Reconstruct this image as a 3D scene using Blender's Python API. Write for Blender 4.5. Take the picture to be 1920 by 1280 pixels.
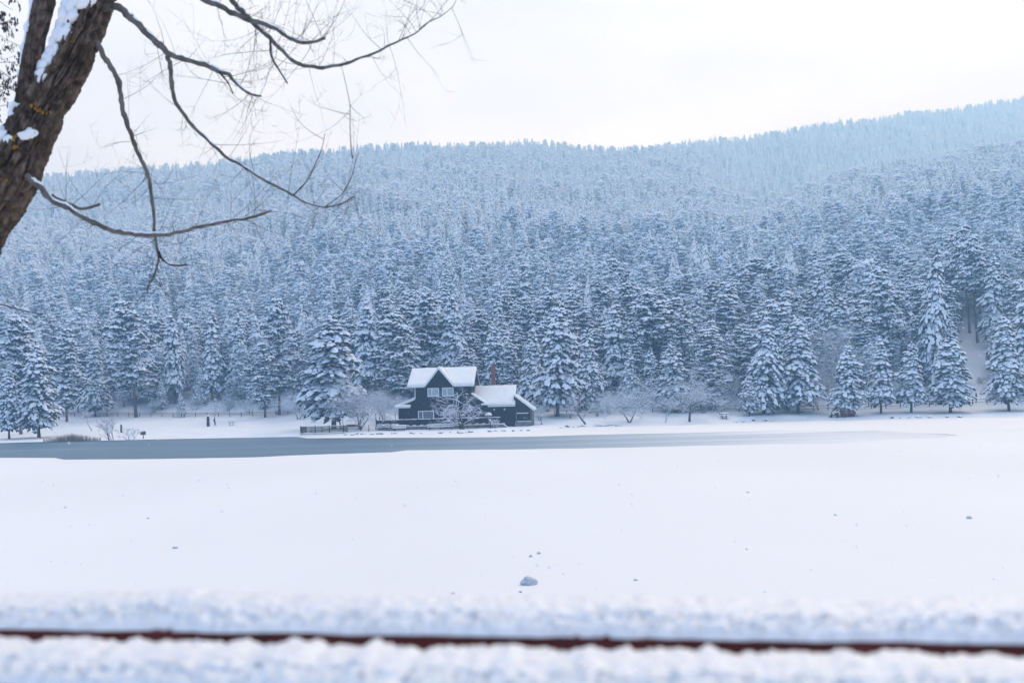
import bpy, math, random
import numpy as np
from mathutils import Vector, Matrix, noise as mn

scene = bpy.context.scene
for o in list(bpy.data.objects):
    bpy.data.objects.remove(o, do_unlink=True)
R = math.radians
F = 1867.0            # focal length in photograph pixels (35 mm lens on a 36 mm frame)
CZ = 4.0              # eye height above the lake
HY = 759.0            # horizon row
ROLL = R(1.5)

# ------------------------------------------------------------------ camera
cam_d = bpy.data.cameras.new('camera')
cam = bpy.data.objects.new('camera', cam_d)
scene.collection.objects.link(cam)
scene.camera = cam
cam_d.sensor_width = 36.0
cam_d.lens = 36.0 * F / 1920.0
cam_d.shift_y = (HY - 640.0) / 1920.0
cam_d.clip_start = 0.05
cam_d.clip_end = 12000
cam.matrix_world = Matrix.Translation((0, 0, CZ)) @ Matrix.Rotation(R(90), 4, 'X') @ Matrix.Rotation(-ROLL, 4, 'Z')
cam_d.dof.use_dof = True
cam_d.dof.focus_distance = 150.0
cam_d.dof.aperture_fstop = 2.8

# ------------------------------------------------------------------ world, sun, exposure
SUN_AZ, SUN_EL = R(28), R(42)      # light comes from beyond the ridge, to the right
world = bpy.data.worlds.new('World')
scene.world = world
world.use_nodes = True
wn, wl = world.node_tree.nodes, world.node_tree.links
wn.clear()
w_out = wn.new('ShaderNodeOutputWorld')
w_bg = wn.new('ShaderNodeBackground')
w_bg.inputs['Strength'].default_value = 1.0
w_sky = wn.new('ShaderNodeTexSky')
w_sky.sky_type = 'NISHITA'
w_sky.sun_disc = False
w_sky.sun_elevation = SUN_EL
w_sky.sun_rotation = SUN_AZ
w_dim = wn.new('ShaderNodeVectorMath'); w_dim.operation = 'SCALE'; w_dim.inputs['Scale'].default_value = 0.10
wl.new(w_sky.outputs[0], w_dim.inputs[0])
w_tc = wn.new('ShaderNodeTexCoord')
w_map = wn.new('ShaderNodeMapping'); w_map.inputs['Scale'].default_value = (1.6, 1.6, 4.0)
wl.new(w_tc.outputs['Generated'], w_map.inputs['Vector'])
w_no = wn.new('ShaderNodeTexNoise')
w_no.inputs['Scale'].default_value = 1.7; w_no.inputs['Detail'].default_value = 5; w_no.inputs['Roughness'].default_value = 0.5
wl.new(w_map.outputs[0], w_no.inputs['Vector'])
w_cr = wn.new('ShaderNodeMapRange')           # soft cloud texture
w_cr.inputs['From Min'].default_value = 0.3; w_cr.inputs['From Max'].default_value = 0.7
w_cr.inputs['To Min'].default_value = 0.77; w_cr.inputs['To Max'].default_value = 1.06
wl.new(w_no.outputs['Fac'], w_cr.inputs['Value'])
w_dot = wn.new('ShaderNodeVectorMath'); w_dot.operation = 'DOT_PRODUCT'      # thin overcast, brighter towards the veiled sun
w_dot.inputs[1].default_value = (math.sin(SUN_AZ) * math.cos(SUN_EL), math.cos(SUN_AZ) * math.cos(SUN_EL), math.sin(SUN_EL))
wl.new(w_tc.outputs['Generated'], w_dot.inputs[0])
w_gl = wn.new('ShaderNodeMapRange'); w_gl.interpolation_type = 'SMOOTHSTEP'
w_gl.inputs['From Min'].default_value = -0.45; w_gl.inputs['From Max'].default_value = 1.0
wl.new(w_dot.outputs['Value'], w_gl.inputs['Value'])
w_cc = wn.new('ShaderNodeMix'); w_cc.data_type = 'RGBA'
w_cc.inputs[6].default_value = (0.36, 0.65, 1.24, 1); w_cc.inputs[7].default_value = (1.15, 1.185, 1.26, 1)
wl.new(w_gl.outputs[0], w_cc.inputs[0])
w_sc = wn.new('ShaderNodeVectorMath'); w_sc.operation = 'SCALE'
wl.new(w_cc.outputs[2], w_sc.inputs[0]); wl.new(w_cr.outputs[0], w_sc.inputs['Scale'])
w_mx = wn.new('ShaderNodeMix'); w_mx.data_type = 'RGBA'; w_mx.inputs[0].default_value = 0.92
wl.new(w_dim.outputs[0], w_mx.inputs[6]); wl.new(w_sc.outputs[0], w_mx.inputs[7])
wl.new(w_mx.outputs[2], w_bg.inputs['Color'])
wl.new(w_bg.outputs[0], w_out.inputs['Surface'])

sun_d = bpy.data.lights.new('sun', 'SUN')
sun_d.energy = 0.9
sun_d.angle = R(25)
sun_d.color = (1.0, 0.90, 0.74)
sun = bpy.data.objects.new('sun', sun_d)
scene.collection.objects.link(sun)
sd = Vector((math.sin(SUN_AZ) * math.cos(SUN_EL), math.cos(SUN_AZ) * math.cos(SUN_EL), math.sin(SUN_EL)))
sun.rotation_euler = sd.to_track_quat('Z', 'Y').to_euler()

vs = scene.view_settings
vs.view_transform = 'Standard'
vs.look = 'None'
vs.exposure = 0.04
vs.gamma = 1.0
vs.use_curve_mapping = False
scene.cycles.use_denoising = True
scene.cycles.max_bounces = 8
scene.cycles.diffuse_bounces = 5
scene.cycles.glossy_bounces = 2
scene.cycles.transmission_bounces = 2
scene.cycles.volume_bounces = 2
scene.cycles.transparent_max_bounces = 4

# ------------------------------------------------------------------ helpers
rnd = random.Random(7)
C = scene.collection


def deroll(px, py):
    dx, dy = px - 960.0, HY - py
    c, s = math.cos(ROLL), math.sin(ROLL)
    return dx * c + dy * s, -dx * s + dy * c


def at(px, py, Y):
    """world point seen at a photograph pixel at distance Y"""
    wx, wy = deroll(px, py)
    return Vector((wx / F * Y, Y, CZ + wy / F * Y))


def on_level(px, py, z=0.0):
    """world point on the level z seen at a photograph pixel"""
    wx, wy = deroll(px, py)
    Y = (CZ - z) * F / -wy
    return Vector((wx / F * Y, Y, z))


def tag(o, label=None, cat=None, group=None, kind=None):
    if label: o['label'] = label
    if cat: o['category'] = cat
    if group: o['group'] = group
    if kind: o['kind'] = kind
    return o


def empty(name, loc, rz=0.0):
    o = bpy.data.objects.new(name, None)
    o.empty_display_size = 0.3
    o.location = loc
    o.rotation_euler = (0, 0, rz)
    C.objects.link(o)
    return o


def link_mesh(name, me, parent=None):
    o = bpy.data.objects.new(name, me)
    C.objects.link(o)
    if parent: o.parent = parent
    return o


class MB:
    def __init__(s):
        s.v, s.f, s.m = [], [], []

    def add(s, verts, faces, mi=0):
        b = len(s.v)
        s.v.extend([tuple(p) for p in verts])
        for f in faces:
            s.f.append(tuple(b + i for i in f)); s.m.append(mi)
        return s

    def box(s, x0, x1, y0, y1, z0, z1, mi=0, mat=None):
        p = [(x0, y0, z0), (x1, y0, z0), (x1, y1, z0), (x0, y1, z0), (x0, y0, z1), (x1, y0, z1), (x1, y1, z1), (x0, y1, z1)]
        if mat is not None: p = [mat @ Vector(q) for q in p]
        return s.add(p, [(3, 2, 1, 0), (4, 5, 6, 7), (0, 1, 5, 4), (1, 2, 6, 5), (2, 3, 7, 6), (3, 0, 4, 7)], mi)

    def prism(s, poly, axis, a, b, mi=0):
        """polygon in the two other axes, extruded along axis from a to b"""
        n = len(poly)
        def pt(q, t):
            return {'x': (t, q[0], q[1]), 'y': (q[0], t, q[1]), 'z': (q[0], q[1], t)}[axis]
        v = [pt(q, a) for q in poly] + [pt(q, b) for q in poly]
        f = [tuple(range(n - 1, -1, -1)), tuple(range(n, 2 * n))] + [(i, (i + 1) % n, n + (i + 1) % n, n + i) for i in range(n)]
        return s.add(v, f, mi)

    def beam(s, a, b, w, h, mi=0):
        a, b = Vector(a), Vector(b)
        d = (b - a).normalized()
        sd_ = d.cross(Vector((0, 0, 1)))
        if sd_.length < 1e-3: sd_ = Vector((1, 0, 0))
        sd_.normalize(); u = sd_.cross(d)
        p = []
        for q in (a, b):
            p += [q - sd_ * w / 2 - u * h / 2, q + sd_ * w / 2 - u * h / 2, q + sd_ * w / 2 + u * h / 2, q - sd_ * w / 2 + u * h / 2]
        return s.add(p, [(3, 2, 1, 0), (4, 5, 6, 7), (0, 1, 5, 4), (1, 2, 6, 5), (2, 3, 7, 6), (3, 0, 4, 7)], mi)

    def tube(s, pts, rad, n=6, mi=0, cap=True):
        pts = [Vector(p) for p in pts]
        b = len(s.v)
        prev = None
        for i, p in enumerate(pts):
            d = (pts[min(i + 1, len(pts) - 1)] - pts[max(i - 1, 0)])
            if d.length < 1e-9: d = Vector((0, 0, 1))
            d.normalize()
            if prev is None:
                u = d.orthogonal().normalized()
            else:
                u = prev - d * prev.dot(d)
                u = u.normalized() if u.length > 1e-6 else d.orthogonal().normalized()
            prev = u
            w = d.cross(u)
            for k in range(n):
                a = 2 * math.pi * k / n
                s.v.append(tuple(p + (u * math.cos(a) + w * math.sin(a)) * rad[i]))
        for i in range(len(pts) - 1):
            for k in range(n):
                a0, a1 = b + i * n + k, b + i * n + (k + 1) % n
                s.f.append((a0, a1, a1 + n, a0 + n)); s.m.append(mi)
        if cap:
            s.f.append(tuple(b + k for k in range(n - 1, -1, -1))); s.m.append(mi)
            e = b + (len(pts) - 1) * n
            s.f.append(tuple(e + k for k in range(n))); s.m.append(mi)
        return s

    def lathe(s, prof, cx=0, cy=0, n=12, mi=0):
        """(radius, z) profile turned about a vertical axis"""
        return s.tube_rings([[(cx + r * math.cos(2 * math.pi * k / n), cy + r * math.sin(2 * math.pi * k / n), z) for k in range(n)] for r, z in prof], mi)

    def tube_rings(s, rings, mi=0):
        n = len(rings[0]); b = len(s.v)
        for r in rings: s.v.extend([tuple(p) for p in r])
        for i in range(len(rings) - 1):
            for k in range(n):
                a0, a1 = b + i * n + k, b + i * n + (k + 1) % n
                s.f.append((a0, a1, a1 + n, a0 + n)); s.m.append(mi)
        s.f.append(tuple(b + k for k in range(n - 1, -1, -1))); s.m.append(mi)
        e = b + (len(rings) - 1) * n
        s.f.append(tuple(e + k for k in range(n))); s.m.append(mi)
        return s

    def mesh(s, name, mats, smooth=False):
        me = bpy.data.meshes.new(name)
        me.from_pydata(s.v, [], s.f)
        for m in (mats if isinstance(mats, (list, tuple)) else [mats]): me.materials.append(m)
        if any(s.m): me.polygons.foreach_set('material_index', s.m)
        if smooth: me.polygons.foreach_set('use_smooth', [True] * len(me.polygons))
        me.update()
        return me

    def build(s, name, mats, parent=None, smooth=False):
        return link_mesh(name, s.mesh(name, mats, smooth), parent)


def np_mesh(name, V, faces_groups, mats, smooth=False):
    """numpy verts and list of (faces array, material index)"""
    me = bpy.data.meshes.new(name)
    me.vertices.add(len(V)); me.vertices.foreach_set('co', np.asarray(V, dtype=np.float32).ravel())
    loops, starts, mi, c = [], [], [], 0
    for fa, m in faces_groups:
        fa = np.asarray(fa, dtype=np.int32)
        if not len(fa): continue
        k = fa.shape[1]
        loops.append(fa.ravel()); starts.append(c + np.arange(len(fa)) * k); mi.append(np.full(len(fa), m)); c += len(fa) * k
    loops, starts, mi = np.concatenate(loops), np.concatenate(starts), np.concatenate(mi)
    me.loops.add(len(loops)); me.loops.foreach_set('vertex_index', loops.astype(np.int32))
    me.polygons.add(len(starts)); me.polygons.foreach_set('loop_start', starts.astype(np.int32))
    me.polygons.foreach_set('material_index', mi.astype(np.int32))
    me.polygons.foreach_set('use_smooth', np.full(len(starts), smooth))
    for m in mats: me.materials.append(m)
    me.update(calc_edges=True)
    me.validate()
    return me


def snow_slab(mb, a, b, c, d, thick, nu=10, nv=6, rough=0.15, edge=0.25, seed=0.0, mi=0):
    """snow lying on the (maybe degenerate) quad a b c d, rounded towards its rim"""
    a, b, c, d = Vector(a), Vector(b), Vector(c), Vector(d)
    lu = max(((b - a).length + (c - d).length) / 2, 0.01); lv = max(((d - a).length + (c - b).length) / 2, 0.01)
    top, bot = [], []
    def steps(n, l):
        e = min(edge / l, 0.3)
        ts = [0, e * 0.12, e * 0.4, e]
        m = max(n, 1)
        ts += [e + (1 - 2 * e) * i / m for i in range(1, m)] + [1 - e, 1 - e * 0.4, 1 - e * 0.12, 1]
        return ts
    us, vsn = steps(nu, lu), steps(nv, lv)
    for v in vsn:
        for u in us:
            p = (a * (1 - u) + b * u) * (1 - v) + (d * (1 - u) + c * u) * v
            de = min(u * lu, (1 - u) * lu, v * lv, (1 - v) * lv) / edge
            h = math.sqrt(max(0.0, 1 - (1 - min(1, de)) ** 2))
            n = mn.noise(Vector((p.x * 0.9 + seed, p.y * 0.9, p.z * 0.9))) * rough * 1.2 + mn.noise(Vector((p.x * 3.1 + seed, p.y * 3.1, p.z * 3.1))) * rough * 0.6
            top.append(p + Vector((0, 0, thick * (0.12 + 0.88 * h) * (1 + n))))
            bot.append(p)
    W, H = len(us), len(vsn)
    f = []
    for j in range(H - 1):
        for i in range(W - 1):
            q = j * W + i
            f.append((q, q + 1, q + W + 1, q + W))
            f.append((W * H + q, W * H + q + W, W * H + q + W + 1, W * H + q + 1))
    rim = [i for i in range(W)] + [j * W + W - 1 for j in range(1, H)] + [(H - 1) * W + i for i in range(W - 2, -1, -1)] + [j * W for j in range(H - 2, 0, -1)]
    for k in range(len(rim)):
        p, q = rim[k], rim[(k + 1) % len(rim)]
        f.append((p, W * H + p, W * H + q, q))
    mb.add(top + bot, f, mi)
    return mb


# ------------------------------------------------------------------ materials
def new_mat(name, col, rough=0.7, spec=0.3):
    m = bpy.data.materials.new(name); m.use_nodes = True
    b = m.node_tree.nodes['Principled BSDF']
    b.inputs['Base Color'].default_value = (*col, 1)
    b.inputs['Roughness'].default_value = rough
    b.inputs['Specular IOR Level'].default_value = spec
    return m, m.node_tree.nodes, m.node_tree.links, b


def noisy(name, c1, c2, scale, rough=0.8, bump=0.0, bscale=None, spec=0.25, stretch=(1, 1, 1), detail=6, lo=0.35, hi=0.65, coord='Object', bdist=0.02):
    m, n, l, b = new_mat(name, c1, rough, spec)
    tc = n.new('ShaderNodeTexCoord'); mp = n.new('ShaderNodeMapping'); mp.inputs['Scale'].default_value = stretch
    l.new(tc.outputs[coord], mp.inputs['Vector'])
    no = n.new('ShaderNodeTexNoise'); no.inputs['Scale'].default_value = scale; no.inputs['Detail'].default_value = detail
    l.new(mp.outputs[0], no.inputs['Vector'])
    cr = n.new('ShaderNodeValToRGB')
    cr.color_ramp.elements[0].position = lo; cr.color_ramp.elements[0].color = (*c1, 1)
    cr.color_ramp.elements[1].position = hi; cr.color_ramp.elements[1].color = (*c2, 1)
    l.new(no.outputs['Fac'], cr.inputs['Fac']); l.new(cr.outputs['Color'], b.inputs['Base Color'])
    if bump:
        nb = n.new('ShaderNodeTexNoise'); nb.inputs['Scale'].default_value = bscale or scale * 3; nb.inputs['Detail'].default_value = 6
        l.new(mp.outputs[0], nb.inputs['Vector'])
        bp = n.new('ShaderNodeBump'); bp.inputs['Strength'].default_value = bump; bp.inputs['Distance'].default_value = bdist
        l.new(nb.outputs['Fac'], bp.inputs['Height']); l.new(bp.outputs[0], b.inputs['Normal'])
    return m


M = {}
M['snow'] = noisy('snow', (0.86, 0.85, 0.83), (0.90, 0.89, 0.87), 2.0, 0.6, 0.25, 14, 0.2)
M['snow_tree'] = noisy('snow_on_branches', (0.72, 0.79, 0.88), (0.84, 0.88, 0.94), 1.3, 0.65, 0, None, 0.15)  # bluish snow: the shade on the boughs is put into the colour
M['snow_grain'] = noisy('snow_grains', (0.90, 0.87, 0.83), (0.96, 0.93, 0.90), 60, 0.4, 0.6, 220, 0.5, bdist=0.004)
M['lake_snow'] = noisy('lake_snow', (0.84, 0.82, 0.79), (0.89, 0.87, 0.84), 0.05, 0.6, 0.3, 0.7, 0.2, (1, 0.45, 1), bdist=0.06)
M['ground_snow'] = noisy('ground_snow', (0.78, 0.81, 0.86), (0.85, 0.87, 0.90), 0.25, 0.65, 0.5, 1.4, 0.2, bdist=0.15)
M['needle'] = noisy('needles', (0.013, 0.024, 0.028), (0.040, 0.057, 0.064), 0.9, 0.75, 0, None, 0.2)
M['haze_rime_needle'] = noisy('haze_rimed_needles', (0.84, 0.88, 0.93), (0.90, 0.93, 0.96), 0.9, 0.8, 0, None, 0.15)  # far needles near white: haze put into the colour on top of riming
def translucent(m, fac):
    nt = m.node_tree; b = nt.nodes['Principled BSDF']; out = nt.nodes['Material Output']
    t = nt.nodes.new('ShaderNodeBsdfTranslucent'); mx_ = nt.nodes.new('ShaderNodeMixShader'); mx_.inputs[0].default_value = fac
    src = b.inputs['Base Color'].links[0].from_socket
    nt.links.new(src, t.inputs['Color']); nt.links.new(b.outputs[0], mx_.inputs[1]); nt.links.new(t.outputs[0], mx_.inputs[2]); nt.links.new(mx_.outputs[0], out.inputs['Surface'])
    return m


M['haze_frost_needle'] = noisy('haze_frosted_needles', (0.42, 0.47, 0.52), (0.64, 0.68, 0.73), 0.9, 0.8, 0, None, 0.15)  # mid-slope frosting made paler; part of the haze is in this colour
M['rime'] = translucent(noisy('rime', (0.90, 0.92, 0.95), (0.95, 0.96, 0.97), 1.3, 0.65, 0, None, 0.1), 0.08)  # far tree snow whitened too, haze painted into its colour
translucent(M['haze_rime_needle'], 0.08)
M['bark'] = noisy('conifer_bark', (0.045, 0.036, 0.032), (0.10, 0.075, 0.06), 3, 0.9, 0.4, 8, 0.1, (1, 1, 0.3))
M['pine_bark'] = noisy('pine_bark', (0.07, 0.05, 0.04), (0.20, 0.12, 0.075), 2, 0.9, 0.4, 8, 0.1, (1, 1, 0.3))
M['twig'] = noisy('bare_twigs', (0.045, 0.038, 0.036), (0.10, 0.085, 0.08), 2.0, 0.85)
M['frost_twig'] = noisy('frosted_twigs', (0.15, 0.155, 0.17), (0.36, 0.38, 0.42), 2.0, 0.8)
M['house_wood'] = noisy('dark_painted_boards', (0.005, 0.006, 0.008), (0.011, 0.012, 0.015), 1.2, 0.6, 0.2, 9, 0.3, (1, 1, 6))
M['white_paint'] = noisy('white_paint', (0.72, 0.74, 0.76), (0.80, 0.81, 0.82), 4, 0.45)
M['stone'] = noisy('stone_base', (0.13, 0.12, 0.13), (0.27, 0.25, 0.25), 1.6, 0.85, 0.5, 5)
M['grey_wood'] = noisy('weathered_wood', (0.13, 0.11, 0.095), (0.26, 0.225, 0.195), 3, 0.8, 0.3, 12, 0.2, (1, 1, 0.4))
M['brown_wood'] = noisy('brown_wood', (0.10, 0.055, 0.035), (0.20, 0.11, 0.07), 3, 0.75, 0.3, 12)
M['dark_wood'] = noisy('dark_wood', (0.035, 0.027, 0.024), (0.075, 0.058, 0.048), 3, 0.8, 0.3, 12)
M['red_wood'] = noisy('red_stained_wood', (0.11, 0.022, 0.016), (0.20, 0.045, 0.03), 3, 0.7, 0.2, 20)
M['red_plank'] = noisy('dark_red_plank', (0.085, 0.010, 0.008), (0.14, 0.020, 0.014), 14, 0.55, 0.3, 60, 0.4, (0.3, 3, 3))
M['brick'] = noisy('chimney_brick', (0.20, 0.065, 0.040), (0.29, 0.10, 0.06), 2.5, 0.85, 0.3, 9)
M['black_metal'] = noisy('black_metal', (0.012, 0.013, 0.015), (0.025, 0.026, 0.03), 5, 0.5, spec=0.5)
M['globe'] = noisy('lamp_globe', (0.66, 0.68, 0.70), (0.74, 0.75, 0.77), 5, 0.3, spec=0.5)
M['rock'] = noisy('dark_rock', (0.05, 0.05, 0.055), (0.13, 0.125, 0.125), 3, 0.85, 0.5, 10)
M['reed'] = noisy('dry_reeds', (0.20, 0.15, 0.105), (0.36, 0.28, 0.20), 3, 0.85)
M['ice_chunk'] = noisy('ice_chunk', (0.42, 0.50, 0.58), (0.78, 0.82, 0.87), 9, 0.5, 0.9, 26, 0.4, lo=0.42, hi=0.56)
M['curtain'] = noisy('pale_curtain', (0.40, 0.47, 0.49), (0.60, 0.66, 0.68), 1.0, 0.8, 0, None, 0.1, (9, 1, 0.4))

gm, gn, gl, gb = new_mat('window_glass', (0.03, 0.04, 0.05), 0.06, 0.6)
gb.inputs['Base Color'].default_value = (0.10, 0.13, 0.15, 1)
gb.inputs['Transmission Weight'].default_value = 0.0
M['glass'] = gm
cm, cn, cl, cb = new_mat('pale_curtain_glass', (0.30, 0.38, 0.40), 0.12, 0.6)  # pale wavy curtain pattern in the pane colour
tc = cn.new('ShaderNodeTexCoord'); wv = cn.new('ShaderNodeTexWave'); wv.inputs['Scale'].default_value = 2.6; wv.inputs['Distortion'].default_value = 2.0
cl.new(tc.outputs['Object'], wv.inputs['Vector'])
cr = cn.new('ShaderNodeValToRGB'); cr.color_ramp.elements[0].color = (0.26, 0.34, 0.36, 1); cr.color_ramp.elements[1].color = (0.44, 0.52, 0.53, 1)
cl.new(wv.outputs['Fac'], cr.inputs['Fac']); cl.new(cr.outputs['Color'], cb.inputs['Base Color'])
M['curtain_glass'] = cm

# thin lake ice: dark and wet to the left, dusted with snow towards the right end of the lead
im, inn, il, ib = new_mat('thin_lake_ice', (0.15, 0.23, 0.29), 0.42, 0.35)
tc = inn.new('ShaderNodeTexCoord'); sp = inn.new('ShaderNodeSeparateXYZ'); il.new(tc.outputs['Object'], sp.inputs[0])
mp = inn.new('ShaderNodeMapping'); mp.inputs['Scale'].default_value = (0.012, 0.11, 1); il.new(tc.outputs['Object'], mp.inputs['Vector'])
no = inn.new('ShaderNodeTexNoise'); no.inputs['Scale'].default_value = 1.0; no.inputs['Detail'].default_value = 5; il.new(mp.outputs[0], no.inputs['Vector'])
mr = inn.new('ShaderNodeMapRange'); mr.inputs['From Min'].default_value = -16; mr.inputs['From Max'].default_value = 33; il.new(sp.outputs['X'], mr.inputs['Value'])
ad = inn.new('ShaderNodeMath'); ad.operation = 'MULTIPLY_ADD'; il.new(no.outputs['Fac'], ad.inputs[0]); ad.inputs[1].default_value = 0.5; ad.inputs[2].default_value = -0.25
a2 = inn.new('ShaderNodeMath'); a2.operation = 'ADD'; a2.use_clamp = True; il.new(mr.outputs[0], a2.inputs[0]); il.new(ad.outputs[0], a2.inputs[1])
cr = inn.new('ShaderNodeValToRGB'); el = cr.color_ramp.elements
el[0].position = 0.0; el[0].color = (0.046, 0.125, 0.190, 1); el[1].position = 1.0; el[1].color = (0.74, 0.75, 0.76, 1)
e = el.new(0.35); e.color = (0.18, 0.275, 0.34, 1)
e = el.new(0.75); e.color = (0.50, 0.55, 0.60, 1)
il.new(a2.outputs[0], cr.inputs['Fac'])
cr2 = inn.new('ShaderNodeValToRGB'); cr2.color_ramp.elements[0].position = 0.35; cr2.color_ramp.elements[0].color = (0.86, 0.88, 0.9, 1)
cr2.color_ramp.elements[1].position = 0.62; cr2.color_ramp.elements[1].color = (1.18, 1.16, 1.14, 1); il.new(no.outputs['Fac'], cr2.inputs['Fac'])
ml = inn.new('ShaderNodeMix'); ml.data_type = 'RGBA'; ml.blend_type = 'MULTIPLY'; ml.inputs[0].default_value = 1.0
il.new(cr.outputs['Color'], ml.inputs[6]); il.new(cr2.outputs['Color'], ml.inputs[7]); il.new(ml.outputs[2], ib.inputs['Base Color'])
M['ice'] = im

# foreground bark: fissures are geometry, this gives grey-brown plates, moss and orange lichen spots
bm_, bn, bl, bb = new_mat('willow_bark', (0.09, 0.07, 0.06), 0.9, 0.1)
tc = bn.new('ShaderNodeTexCoord')
no = bn.new('ShaderNodeTexNoise'); no.inputs['Scale'].default_value = 16; no.inputs['Detail'].default_value = 8; bl.new(tc.outputs['Object'], no.inputs['Vector'])
cr = bn.new('ShaderNodeValToRGB'); cr.color_ramp.elements[0].position = 0.33; cr.color_ramp.elements[0].color = (0.052, 0.034, 0.026, 1)
cr.color_ramp.elements[1].position = 0.68; cr.color_ramp.elements[1].color = (0.20, 0.145, 0.108, 1); bl.new(no.outputs['Fac'], cr.inputs['Fac'])
n2 = bn.new('ShaderNodeTexNoise'); n2.inputs['Scale'].default_value = 5.5; n2.inputs['Detail'].default_value = 4; bl.new(tc.outputs['Object'], n2.inputs['Vector'])
c2 = bn.new('ShaderNodeValToRGB'); c2.color_ramp.elements[0].position = 0.70; c2.color_ramp.elements[0].color = (0, 0, 0, 1); c2.color_ramp.elements[1].position = 0.74; c2.color_ramp.elements[1].color = (1, 1, 1, 1)
bl.new(n2.outputs['Fac'], c2.inputs['Fac'])
mx = bn.new('ShaderNodeMix'); mx.data_type = 'RGBA'; mx.inputs[7].default_value = (0.40, 0.19, 0.02, 1)
bl.new(c2.outputs['Color'], mx.inputs[0]); bl.new(cr.outputs['Color'], mx.inputs[6]); bl.new(mx.outputs[2], bb.inputs['Base Color'])
n3 = bn.new('ShaderNodeTexNoise'); n3.inputs['Scale'].default_value = 3.2; n3.inputs['Detail'].default_value = 6; bl.new(tc.outputs['Object'], n3.inputs['Vector'])
c3 = bn.new('ShaderNodeValToRGB'); c3.color_ramp.elements[0].position = 0.50; c3.color_ramp.elements[0].color = (0, 0, 0, 1); c3.color_ramp.elements[1].position = 0.68; c3.color_ramp.elements[1].color = (0.8, 0.8, 0.8, 1)
bl.new(n3.outputs['Fac'], c3.inputs['Fac'])
m3 = bn.new('ShaderNodeMix'); m3.data_type = 'RGBA'; m3.inputs[7].default_value = (0.030, 0.028, 0.012, 1)
bl.new(c3.outputs['Color'], m3.inputs[0]); bl.new(mx.outputs[2], m3.inputs[6]); bl.new(m3.outputs[2], bb.inputs['Base Color'])
M['tree_bark'] = bm_
M['branch_bark'] = noisy('smooth_branch_bark', (0.085, 0.07, 0.06), (0.19, 0.17, 0.145), 9, 0.8, 0.3, 40)
M['fine_twig'] = noisy('fine_twigs', (0.045, 0.036, 0.036), (0.08, 0.065, 0.06), 9, 0.85)
M['lichen'] = noisy('orange_lichen', (0.24, 0.11, 0.015), (0.38, 0.20, 0.03), 40, 0.9)

# ------------------------------------------------------------------ terrain: far shore, hillside and ridges
def interp(tab, x):
    xs = [t[0] for t in tab]
    return np.interp(x, xs, [t[1] for t in tab])


SHORE = [(-2600, 165), (-1300, 163), (-960, 162), (-660, 168), (-500, 160), (-400, 152), (-260, 151), (-60, 145), (40, 150), (100, 164), (330, 167), (480, 172), (700, 166), (960, 160), (1300, 160), (2600, 165)]
B2Y = [(-1300, 188), (-450, 188), (-330, 176), (-250, 172), (60, 172), (150, 172), (350, 172), (600, 172), (1300, 170)]
B2Z = [(-1300, 1.0), (-450, 1.0), (-330, 0.8), (-250, 0.65), (60, 0.7), (150, 0.9), (350, 0.9), (600, 0.6), (1300, 0.6)]
B3Y = [(-1300, 228), (-450, 228), (-330, 204), (-250, 194), (60, 194), (150, 190), (350, 187), (600, 180), (1300, 178)]
B3Z = [(-1300, 3.5), (-450, 3.5), (-330, 3.6), (-250, 3.6), (60, 3.2), (150, 2.4), (350, 2.1), (600, 1.4), (1300, 1.4)]
RIDGE_PX = [(-900, 380), (-300, 345), (80, 325), (300, 305), (450, 290), (700, 270), (850, 264), (1000, 265), (1150, 272), (1220, 268), (1300, 258), (1400, 240), (1600, 215), (1750, 195), (1920, 175), (2300, 150), (2900, 150)]
RT = [deroll(x, y) for x, y in RIDGE_PX]
SPUR_PX = [(1300, 400), (1450, 358), (1560, 322), (1700, 292), (1920, 248), (2300, 200), (2900, 190)]
SPT = [deroll(x, y) for x, y in SPUR_PX]
RDIST = [(-2600, 820), (-960, 830), (0, 860), (250, 920), (450, 1080), (960, 1280), (2600, 1350)]
FARTREE = 12.0


def profile(a):
    S = float(interp(SHORE, a)); Rr = float(interp(RDIST, a))
    y2, z2, y3, z3 = float(interp(B2Y, a)), float(interp(B2Z, a)), float(interp(B3Y, a)), float(interp(B3Z, a))
    zr = CZ + float(interp(RT, a)) / F * Rr - FARTREE
    w = min(1.0, max(0.0, (a - 330) / 170.0)); w = w * w * (3 - 2 * w)
    dc = 540.0
    zlin = z3 + (zr - z3) * ((dc - y3) / (Rr - y3)) * 0.97
    zsp = CZ + float(interp(SPT, a)) / F * dc - FARTREE - 1
    zc = zlin * (1 - w) + zsp * w
    d2 = 740.0
    z2lin = z3 + (zr - z3) * ((d2 - y3) / (Rr - y3))
    zd = z2lin * (1 - w) + (zsp - 12) * w
    return [(S - 30, -2.0), (S - 1, -0.25), (S, 0.08), (S + 1.2, 0.30), (y2, z2), (y3, z3), (dc, zc), (d2, zd), (Rr, zr), (Rr + 250, zr - 60), (Rr + 700, zr - 260)]


A_GRID = np.arange(-2300, 2301, 12.0)
near = np.concatenate([np.arange(135, 235, 1.5), np.arange(235, 420, 7.0), np.arange(420, 1500, 18.0), np.arange(1500, 2100, 60.0)])
HZ = np.zeros((len(A_GRID), len(near)))
for i, a in enumerate(A_GRID):
    p = profile(a)
    HZ[i] = np.interp(near, [q[0] for q in p], [q[1] for q in p])
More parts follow.
